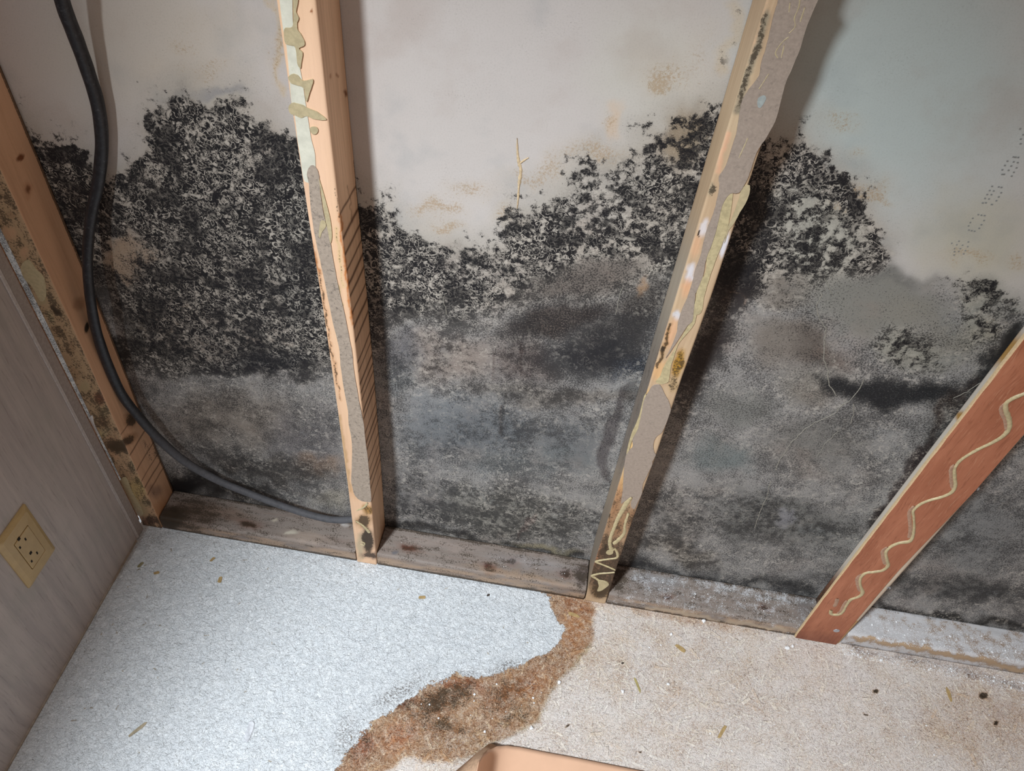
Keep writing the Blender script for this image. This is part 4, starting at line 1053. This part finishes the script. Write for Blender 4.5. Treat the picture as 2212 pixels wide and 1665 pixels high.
plate(.4080, .7870, 'dusty grey bottom plate left of the reddish plywood strip', pp3)
plate(.8350, 1.40, 'bottom plate right of the plywood strip, covered in white plaster dust', pp4, .0365)

# ------------------------------------------------------------------ left wall
LX = -.4665
def box(bm, x0, x1, y0, y1, z0, z1):
    bmesh.ops.create_cube(bm, size=1, matrix=Matrix.Translation(((x0 + x1) / 2, (y0 + y1) / 2, (z0 + z1) / 2)) @ Matrix.Diagonal((x1 - x0, y1 - y0, z1 - z0, 1)))
bm = bmesh.new(); box(bm, LX - .012, LX, -1.05, -.0775, .0015, 2.4)
lw = obj_bm('wall_left', bm, PANEL); tag(lw, kind='structure')
bm = bmesh.new()
box(bm, LX, LX + .0022, -.097, -.091, .002, 1.32)
bmesh.ops.bevel(bm, geom=bm.edges[:], offset=.0008, segments=2, affect='EDGES')
t1 = obj_bm('trim_1', bm, TRIM); tag(t1, kind='structure')
BAND = mat_flat('grey_trim_band', col(164, 155, 150), 0.55, 0.06, 200, mottle=col(132, 122, 114), mott=.35)
bm = bmesh.new(); box(bm, LX, LX + .0012, -.0905, -.0745, .002, 1.32)
t2 = obj_bm('trim_2', bm, BAND); tag(t2, kind='structure')
# ragged panel edge behind it
bm = bmesh.new(); box(bm, LX - .006, LX + .0003, -.0745, -.0715, .03, 1.32)
t3 = obj_bm('trim_3', bm, mat_flat('splintered_panel_core', col(150, 112, 84), .8, .2, 200, mottle=col(60, 34, 28), mott=.7)); tag(t3, kind='structure')
bm = bmesh.new(); box(bm, LX - .0005, LX + .0020, -1.05, -.10, .0005, .0035)
bs = obj_bm('baseboard_left', bm, mat_flat('panel_bottom_edge', col(172, 160, 146), .7, .1)); tag(bs, kind='structure')

# outlet
out = bpy.data.objects.new('wall_outlet', None); C.objects.link(out); out.location = (0, 0, 0)
tag(out, 'ivory duplex power outlet with cover plate on the left wall panel', 'outlet')
OY, OZ = -.2755, .2640; PWd, PHt = .0690, .1200
bm = bmesh.new()
def ring_pts(hy, hz, x, r=.004, n=5):
    pts = []
    for cy, cz, a0 in [(hy - r, hz - r, 0), (-hy + r, hz - r, 90), (-hy + r, -hz + r, 180), (hy - r, -hz + r, 270)]:
        for i in range(n):
            a = math.radians(a0 + 90 * i / (n - 1)); pts.append(Vector((x, OY + cy + r * math.cos(a), OZ + cz + r * math.sin(a))))
    return pts
prof = [(PWd / 2, PHt / 2, 0.0, .002), (PWd / 2, PHt / 2, .0020, .002), (PWd / 2 - .002, PHt / 2 - .002, .0038, .003), (PWd / 2 - .007, PHt / 2 - .007, .0058, .004), (.0175, .0345, .0068, .002), (.0168, .0338, .0062, .0015), (.0165, .0335, .0045, .0015)]
rings = [[bm.verts.new(v) for v in ring_pts(a, b, LX + x, r)] for a, b, x, r in prof]
for A, B in zip(rings[:-1], rings[1:]):
    m = len(A)
    for i in range(m): bm.faces.new([A[i], A[(i + 1) % m], B[(i + 1) % m], B[i]])
bm.faces.new(rings[-1]); bmesh.ops.recalc_face_normals(bm, faces=bm.faces)
obj_bm('cover_plate', bm, IVORY, out)
bm = bmesh.new()
rr = [[bm.verts.new(v) for v in ring_pts(a, b, LX + x, .0015)] for a, b, x in [(.0160, .0330, .0046), (.0160, .0330, .0068), (.0152, .0322, .0073)]]
for A, B in zip(rr[:-1], rr[1:]):
    m = len(A)
    for i in range(m): bm.faces.new([A[i], A[(i + 1) % m], B[(i + 1) % m], B[i]])
bm.faces.new(rr[-1]); bmesh.ops.recalc_face_normals(bm, faces=bm.faces)
rec = obj_bm('receptacle', bm, IVORY, out)
# slots: the two groups are rotated a quarter turn as in the photograph
def slot_px(px, py, wy, wz):
    q = at(px, py, 0, LX + .0073)
    bm = bmesh.new(); box(bm, LX + .0050, LX + .0075, q[1] - wy / 2, q[1] + wy / 2, q[2] - wz / 2, q[2] + wz / 2)
    obj_bm('slot', bm, SLOT, rec)
for x, y, wy, wz in [(41, 1164, .0046, .0052), (55, 1164.5, .0024, .0056), (43.3, 1182.5, .0027, .0046), (66.3, 1194, .0046, .0052), (80, 1194, .0024, .0056), (68.4, 1212, .0027, .0046)]:
    slot_px(x, y, wy, wz)

# ------------------------------------------------------------------ black cable
def tube(name, W, r, mat, k=8, seg=16, parent=None, flat=1.0):
    Q = catmull(W, k); V = []; F = []
    up = np.array([0, -1.0, 0]); n = len(Q)
    for i, q in enumerate(Q):
        t = Q[min(i + 1, n - 1)] - Q[max(i - 1, 0)]; t = t / np.linalg.norm(t)
        s = np.cross(t, up); s /= np.linalg.norm(s); u = np.cross(s, t)
        tw = 0.8 * math.sin(i * .07)
        for j in range(seg):
            a = 2 * math.pi * j / seg; rr = r * (1 + .015 * math.sin(i * .9))
            ca, sa = math.cos(a), math.sin(a) * flat
            V.append(q + (s * (ca * math.cos(tw) - sa * math.sin(tw)) + u * (ca * math.sin(tw) + sa * math.cos(tw))) * rr)
    for i in range(n - 1):
        for j in range(seg): F.append((i * seg + j, i * seg + (j + 1) % seg, (i + 1) * seg + (j + 1) % seg, (i + 1) * seg + j))
    F.append(tuple(range(seg))[::-1]); F.append(tuple(range((n - 1) * seg, n * seg)))
    return link(name, mesh_np(name, V, F), mat, parent)
cp = [(118, -60, .040), (140, 20, .034), (165, 85, .027), (190, 155, .020), (212, 230, .015), (220, 310, .0125), (213, 390, .0135), (200, 450, .018), (191, 520, .026), (190, 590, .034), (196, 650, .041), (207, 710, .041), (228, 775, .039),
      (262, 850, .036), (300, 900, .033), (345, 950, .029), (400, 997, .026), (470, 1037, .024), (545, 1068, .025), (620, 1096, .028), (690, 1117, .031), (735, 1123, .034), (785, 1118, .036)]
cab = tube('electrical_cable', [at(x, y, 1, -d) for x, y, d in cp], .0075, CABLE, flat=.86)
tag(cab, 'thick black cable hanging down the left corner and running into the second stud', 'cable')

# ------------------------------------------------------------------ marks on the wall that stand proud of it
def wall_bead(name, pts, wpx, mat, h=.0005): return bead(name, pts, wpx, mat, wall, h, plane=-0.0002, wvar=.5)
wall_bead('paper_tear', [(1117, 298), (1118, 330), (1121, 352), (1125, 368), (1121, 400), (1119, 430), (1117, 450)], [2, 5, 7, 8, 6, 4, 2], TEAR, .001)
wall_bead('paper_tear', [(1124, 352), (1132, 346), (1142, 340)], [5, 4, 2], TEAR, .0008)
for pts, wd in [([(1776, 635), (1764, 660), (1771, 690), (1784, 710), (1780, 740), (1779, 775), (1788, 800), (1791, 832), (1806, 855)], 2.2),
                ([(1866, 818), (1856, 840), (1840, 862), (1822, 872), (1800, 895), (1775, 905), (1740, 925), (1710, 955), (1690, 985), (1675, 1015)], 1.8),
                ([(1845, 872), (1843, 895), (1838, 915)], 1.8), ([(1800, 640), (1780, 600)], 1.5),
                ([(1665, 1040), (1655, 1075), (1640, 1110), (1630, 1140)], 1.4), ([(1810, 930), (1785, 955), (1765, 985)], 1.3),
                ([(2060, 860), (2090, 845), (2120, 825)], 1.6), ([(1345, 620), (1336, 650), (1330, 680)], 1.5), ([(958, 640), (964, 680)], 1.5)]:
    jp = []
    for (x0, y0), (x1, y1) in zip(pts[:-1], pts[1:]):
        L_ = math.hypot(x1 - x0, y1 - y0); m_ = max(1, int(L_ / 7))
        for t_ in range(m_): jp.append((x0 + (x1 - x0) * t_ / m_ + random.uniform(-1.4, 1.4), y0 + (y1 - y0) * t_ / m_ + random.uniform(-1.4, 1.4)))
    jp.append(pts[-1])
    wall_bead('paper_crack', jp, wd, CRACK, .0005)
# dot-matrix print in the upper right
def dots(pts):
    bm = bmesh.new()
    for x, y, lw_ in pts:
        q = at(2000 + x / 5.203, 250 + y / 5.203, 1, -.0003)
        bmesh.ops.create_cube(bm, size=1, matrix=Matrix.Translation(q.tolist()) @ Matrix.Diagonal((.0017 * lw_, .0003, .0014, 1)))
    obj_bm('printed_dots', bm, INK, wall)
dots([(1095, 213, 1), (1068, 262, 1), (1066, 315, 1)])
dots([(985, 463, 1), (1010, 466, 1.2), (1040, 468, 1), (918, 510, 1), (889, 558, 1), (860, 607, 1), (858, 658, 1), (880, 658, 1), (988, 518, 1), (960, 565, 1), (930, 613, 1), (1033, 527, 1), (1020, 585, 1), (990, 635, 1), (965, 678, 1)])
dots([(820, 800, 1), (850, 805, 1.2), (745, 793, 1), (718, 840, 1), (690, 885, 1), (665, 930, 1), (640, 980, 1.2), (675, 978, 1.2), (763, 845, 1), (737, 887, 1), (710, 935, 1), (847, 865, 1), (820, 912, 1), (793, 955, 1), (742, 997, 1.3)])
dots([(590, 1111, 1), (625, 1118, 1), (660, 1122, 1.2), (528, 1152, .9), (500, 1200, .9), (480, 1238, .8), (655, 1177, 1), (625, 1225, 1), (600, 1265, 1), (485, 1285, 1.1), (515, 1292, 1.1), (548, 1298, 1.1)])
dots([(372, 1410, .9), (292, 1433, .8), (478, 1418, 1), (348, 1450, .8), (412, 1455, .9), (470, 1470, .9), (323, 1493, .8), (388, 1493, .9), (322, 1528, 1), (445, 1515, .9), (370, 1525, .8), (425, 1552, 1), (318, 1565, .9)])

# ------------------------------------------------------------------ curled peach sheet at the lower edge
def sheet_z(x): return .006 + .088 * np.exp(-np.maximum(x - .2245, 0) / .014)
edge_px = [(1030, 1665), (1034, 1645), (1042, 1630), (1056, 1618), (1074, 1611), (1095, 1610), (1125, 1614), (1180, 1625), (1250, 1638), (1390, 1666), (1560, 1706)]
eb = []
for x, y in edge_px:
    z_ = .03
    for _ in range(12):
        q = at(x, y, 2, z_); z_ = float(sheet_z(q[0]))
    eb.append(q)
ex = np.maximum.accumulate([q[0] for q in eb]) + np.arange(len(eb)) * 1e-6; ey = [q[1] for q in eb]
xs_ = ex[0] + (ex[-1] - ex[0]) * np.linspace(0, 1, 90) ** 2.2
V = []; F = []; nh = 12
for x in xs_:
    yb = float(np.interp(x, ex, ey))
    for j in range(nh + 1): V.append((x, yb + (-.62 - yb) * (j / nh) ** 1.5, float(sheet_z(x))))
for i in range(len(xs_) - 1):
    for j in range(nh): F.append((i * (nh + 1) + j, (i + 1) * (nh + 1) + j, (i + 1) * (nh + 1) + j + 1, i * (nh + 1) + j + 1))
cs = link('curled_sheet', mesh_np('curled_sheet', V, F), PEACH)
md = cs.modifiers.new('thickness', 'SOLIDIFY'); md.thickness = .0012; md.offset = 0
V = []; F = []
tp = [eb[4], eb[3], eb[2], eb[1], eb[0], np.array([eb[0][0], -.45, eb[0][2]]), np.array([eb[0][0], -.60, eb[0][2]])]
bt = [at(1056, 1607, 2, .0012), at(1040, 1619, 2, .0012), at(1026, 1630, 2, .0012), at(1008, 1646, 2, .0012), at(985, 1665, 2, .0012), at(935, 1710, 2, .0012), at(820, 1810, 2, .0012)]
for t, b_ in zip(tp, bt): V += [t + np.array([-.0006, 0, -.001]), (t + b_) / 2 + np.array([-.003, 0, .004]), b_]
for i in range(len(tp) - 1):
    for j in range(2): F.append((i * 3 + j, i * 3 + j + 1, i * 3 + 4 + j, i * 3 + 3 + j))
bk = link('sheet_backing', mesh_np('sheet_backing', V, F), mat_flat('speckled_backing', col(206, 170, 140), .8, .08, 200, mottle=col(140, 108, 86), mott=.5), cs)
md = bk.modifiers.new('thickness', 'SOLIDIFY'); md.thickness = .001; md.offset = 0
tag(cs, 'smooth peach-coloured sheet curling up from the floor at the lower edge', 'sheet')

# ------------------------------------------------------------------ crumbs, flakes, dust
def rock(seed):
    r = random.Random(seed); bm = bmesh.new(); bmesh.ops.create_icosphere(bm, subdivisions=2, radius=.5)
    ax = [r.uniform(.7, 1.2) for _ in range(3)]
    for v in bm.verts:
        f = 1 + .22 * math.sin(v.co.x * 7 + seed) * math.sin(v.co.y * 6 + 2 * seed) + r.uniform(-.08, .08)
        v.co = Vector((v.co.x * ax[0] * f, v.co.y * ax[1] * f, max(-.3, v.co.z * ax[2] * .8 * f)))
    me = bpy.data.meshes.new('plaster_crumb'); bm.to_mesh(me); bm.free(); me.materials.append(CRUMB)
    return me
rocks = [rock(i) for i in range(7)]
def crumb(x, y, size, z, label, group):
    o = bpy.data.objects.new('plaster_crumb', random.choice(rocks)); C.objects.link(o)
    q = at(x, y, 2, z); s = size
    o.location = (q[0], q[1], z + s * .26); o.scale = (s, s, s); o.rotation_euler = (0, 0, random.uniform(0, 6.28))
    tag(o, label, 'crumb', group)
zones = [([(1850, 1330), (2212, 1385), (2212, 1430), (1850, 1372)], 46, .0365, 'white plaster crumb on the dusty bottom plate right of the plywood strip', 'crumbs on the right bottom plate', (.0015, .0040)),
         ([(1820, 1400), (2212, 1474), (2212, 1492), (1815, 1412)], 52, .0002, 'white plaster crumb on the floor along the plate right of the plywood strip', 'crumbs on the floor beside the right bottom plate', (.0015, .0042)),
         ([(1370, 1245), (1740, 1300), (1730, 1345), (1365, 1290)], 34, PH, 'small white plaster crumb on the bottom plate left of the plywood strip', 'crumbs on the bottom plate left of the plywood strip', (.0010, .0026)),
         ([(860, 1160), (1250, 1220), (1250, 1255), (850, 1190)], 14, PH, 'tiny white plaster crumb on the knotty plate between the middle studs', 'crumbs on the plate between the middle studs', (.0009, .0018)),
         ([(1280, 1330), (1700, 1400), (1500, 1560), (1230, 1480)], 30, .0002, 'white plaster crumb on the bare flake board in front of the middle right studs', 'crumbs on the bare floor', (.0012, .0034)),
         ([(880, 1500), (1190, 1450), (1180, 1560), (1000, 1620)], 16, .0002, 'white plaster crumb lying on the brown mouldy floor stain', 'crumbs on the brown floor stain', (.0014, .0036)),
         ([(1300, 1600), (2200, 1500), (2200, 1640), (1500, 1655)], 22, .0002, 'white plaster crumb on the flake board near the lower right edge', 'crumbs on the floor at the lower right', (.0012, .0034))]
for poly_, cnt, z, lab, grp, (s0, s1) in zones:
    a, b, c_, d_ = [np.array(q, float) for q in poly_]
    for k in range(cnt):
        u, v = random.random(), random.random()
        q = (a * (1 - u) + b * u) * (1 - v) + (d_ * (1 - u) + c_ * u) * v
        if 'left of the plywood' in lab and z > 0.01 and random.random() < .0: continue
        crumb(q[0], q[1], s0 + (s1 - s0) * random.random() ** 2, z, lab, grp)
for x, y, s in [(1345, 1494, .0060), (1148, 1573, .0062), (1700, 1400, .0075), (1712, 1396, .0060), (1520, 1342, .0070), (1450, 1370, .0050), (1208, 1474, .0055), (1443, 1478, .0060)]:
    crumb(x, y, s, .0002, 'larger white plaster lump on the bare floor in front of the studs', 'plaster lumps on the floor')

# fine grains nobody could count
def dust(name, zone, cnt, z, s0, s1, label):
    V = []; F = []
    a, b, c_, d_ = [np.array(q, float) for q in zone]
    for k in range(cnt):
        u, v = random.random(), random.random()
        q = (a * (1 - u) + b * u) * (1 - v) + (d_ * (1 - u) + c_ * u) * v
        w_ = at(q[0], q[1], 2, z); s = random.uniform(s0, s1); i = len(V); an = random.uniform(0, 6.28)
        for t in range(3): V.append((w_[0] + s * math.cos(an + t * 2.09), w_[1] + s * math.sin(an + t * 2.09), z))
        V.append((w_[0], w_[1], z + s * 1.1)); F += [(i, i + 1, i + 3), (i + 1, i + 2, i + 3), (i + 2, i, i + 3), (i, i + 2, i + 1)]
    o = link(name, mesh_np(name, V, F, False), CRUMB); tag(o, label, 'dust', kind='stuff')
dust('plaster_dust', [(1845, 1325), (2230, 1385), (2230, 1440), (1835, 1375)], 1500, .0367, .0003, .0009, 'fine white plaster dust on the right bottom plate')
dust('plaster_dust', [(1812, 1392), (2230, 1470), (2230, 1500), (1812, 1412)], 1300, .0003, .0003, .0010, 'fine white plaster dust on the floor along the right plate')
dust('plaster_dust', [(1365, 1238), (1750, 1292), (1740, 1350), (1350, 1300)], 1100, .0352, .0002, .0007, 'fine white plaster dust on the plate left of the plywood strip')

def flake(x, y, L, Wd, ang, mat, label, th=.0010, z=.0004, name='wood_flake'):
    q = at(x, y, 2, z); bm = bmesh.new()
    n = 9; pts = []
    for i in range(n):
        a = 2 * math.pi * i / n; r = random.uniform(.8, 1.1)
        pts.append((math.copysign(abs(math.cos(a)) ** .6, math.cos(a)) * L / 2 * r, math.copysign(abs(math.sin(a)) ** .6, math.sin(a)) * Wd / 2 * r))
    vb = [bm.verts.new((a, b, 0)) for a, b in pts]; vt = [bm.verts.new((a * .92, b * .92, th)) for a, b in pts]
    bm.faces.new(vt); bm.faces.new(vb[::-1])
    for i in range(n): bm.faces.new([vb[i], vb[(i + 1) % n], vt[(i + 1) % n], vt[i]])
    o = obj_bm(name, bm, mat); o.location = (q[0], q[1], z); o.rotation_euler = (0, 0, math.radians(ang))
    tag(o, label, 'wood flake'); return o
flake(338, 1237, .010, .006, 30, CHIP, 'tan wood flake on the white paint nearest the left corner')
flake(475, 1252, .013, .007, 100, CHIP, 'largest tan wood flake on the white paint below the left bottom plate')
flake(459, 1208, .012, .005, 60, CHIP, 'narrow brown flake on the white paint just below the left bottom plate')
flake(303, 1220, .013, .006, 70, mat_flat('grey_flake', col(150, 142, 110), .8), 'greyish wood flake on the white paint beside the wall panel')
flake(912, 1290, .013, .006, 15, CHIP, 'pale tan flake on the white paint in the middle of the floor')
flake(298, 1575, .030, .006, 55, mat_flat('long_flake', col(168, 156, 132), .8), 'long pale splinter on the white paint near the lower left')
flake(538, 1580, .034, .012, 92, mat_flat('painted_flake', col(205, 208, 214), .6), 'raised white-painted chip at the bottom of the painted floor')
flake(1055, 1285, .006, .004, 40, DARKCHIP, 'small dark chip on the white paint between the middle studs')
flake(1345, 1432, .005, .003, 20, DARKCHIP, 'small dark chip on the bare flake board right of the stain')
flake(1377, 1480, .028, .004, 115, mat_flat('olive_splinter', col(176, 162, 108), .8), 'thin olive splinter on the bare flake board')
flake(1560, 1580, .030, .006, 60, CHIP, 'long tan splinter on the bare flake board near the bottom')
flake(2050, 1500, .026, .006, 95, CHIP, 'upright-lying tan splinter on the flake board at the lower right')
flake(1470, 1400, .024, .008, -30, CHIP, 'broad tan flake on the bare board right of the stain')
flake(1240, 1328, .022, .007, -10, CHIP, 'tan flake lying on the brown stain edge by the third stud')
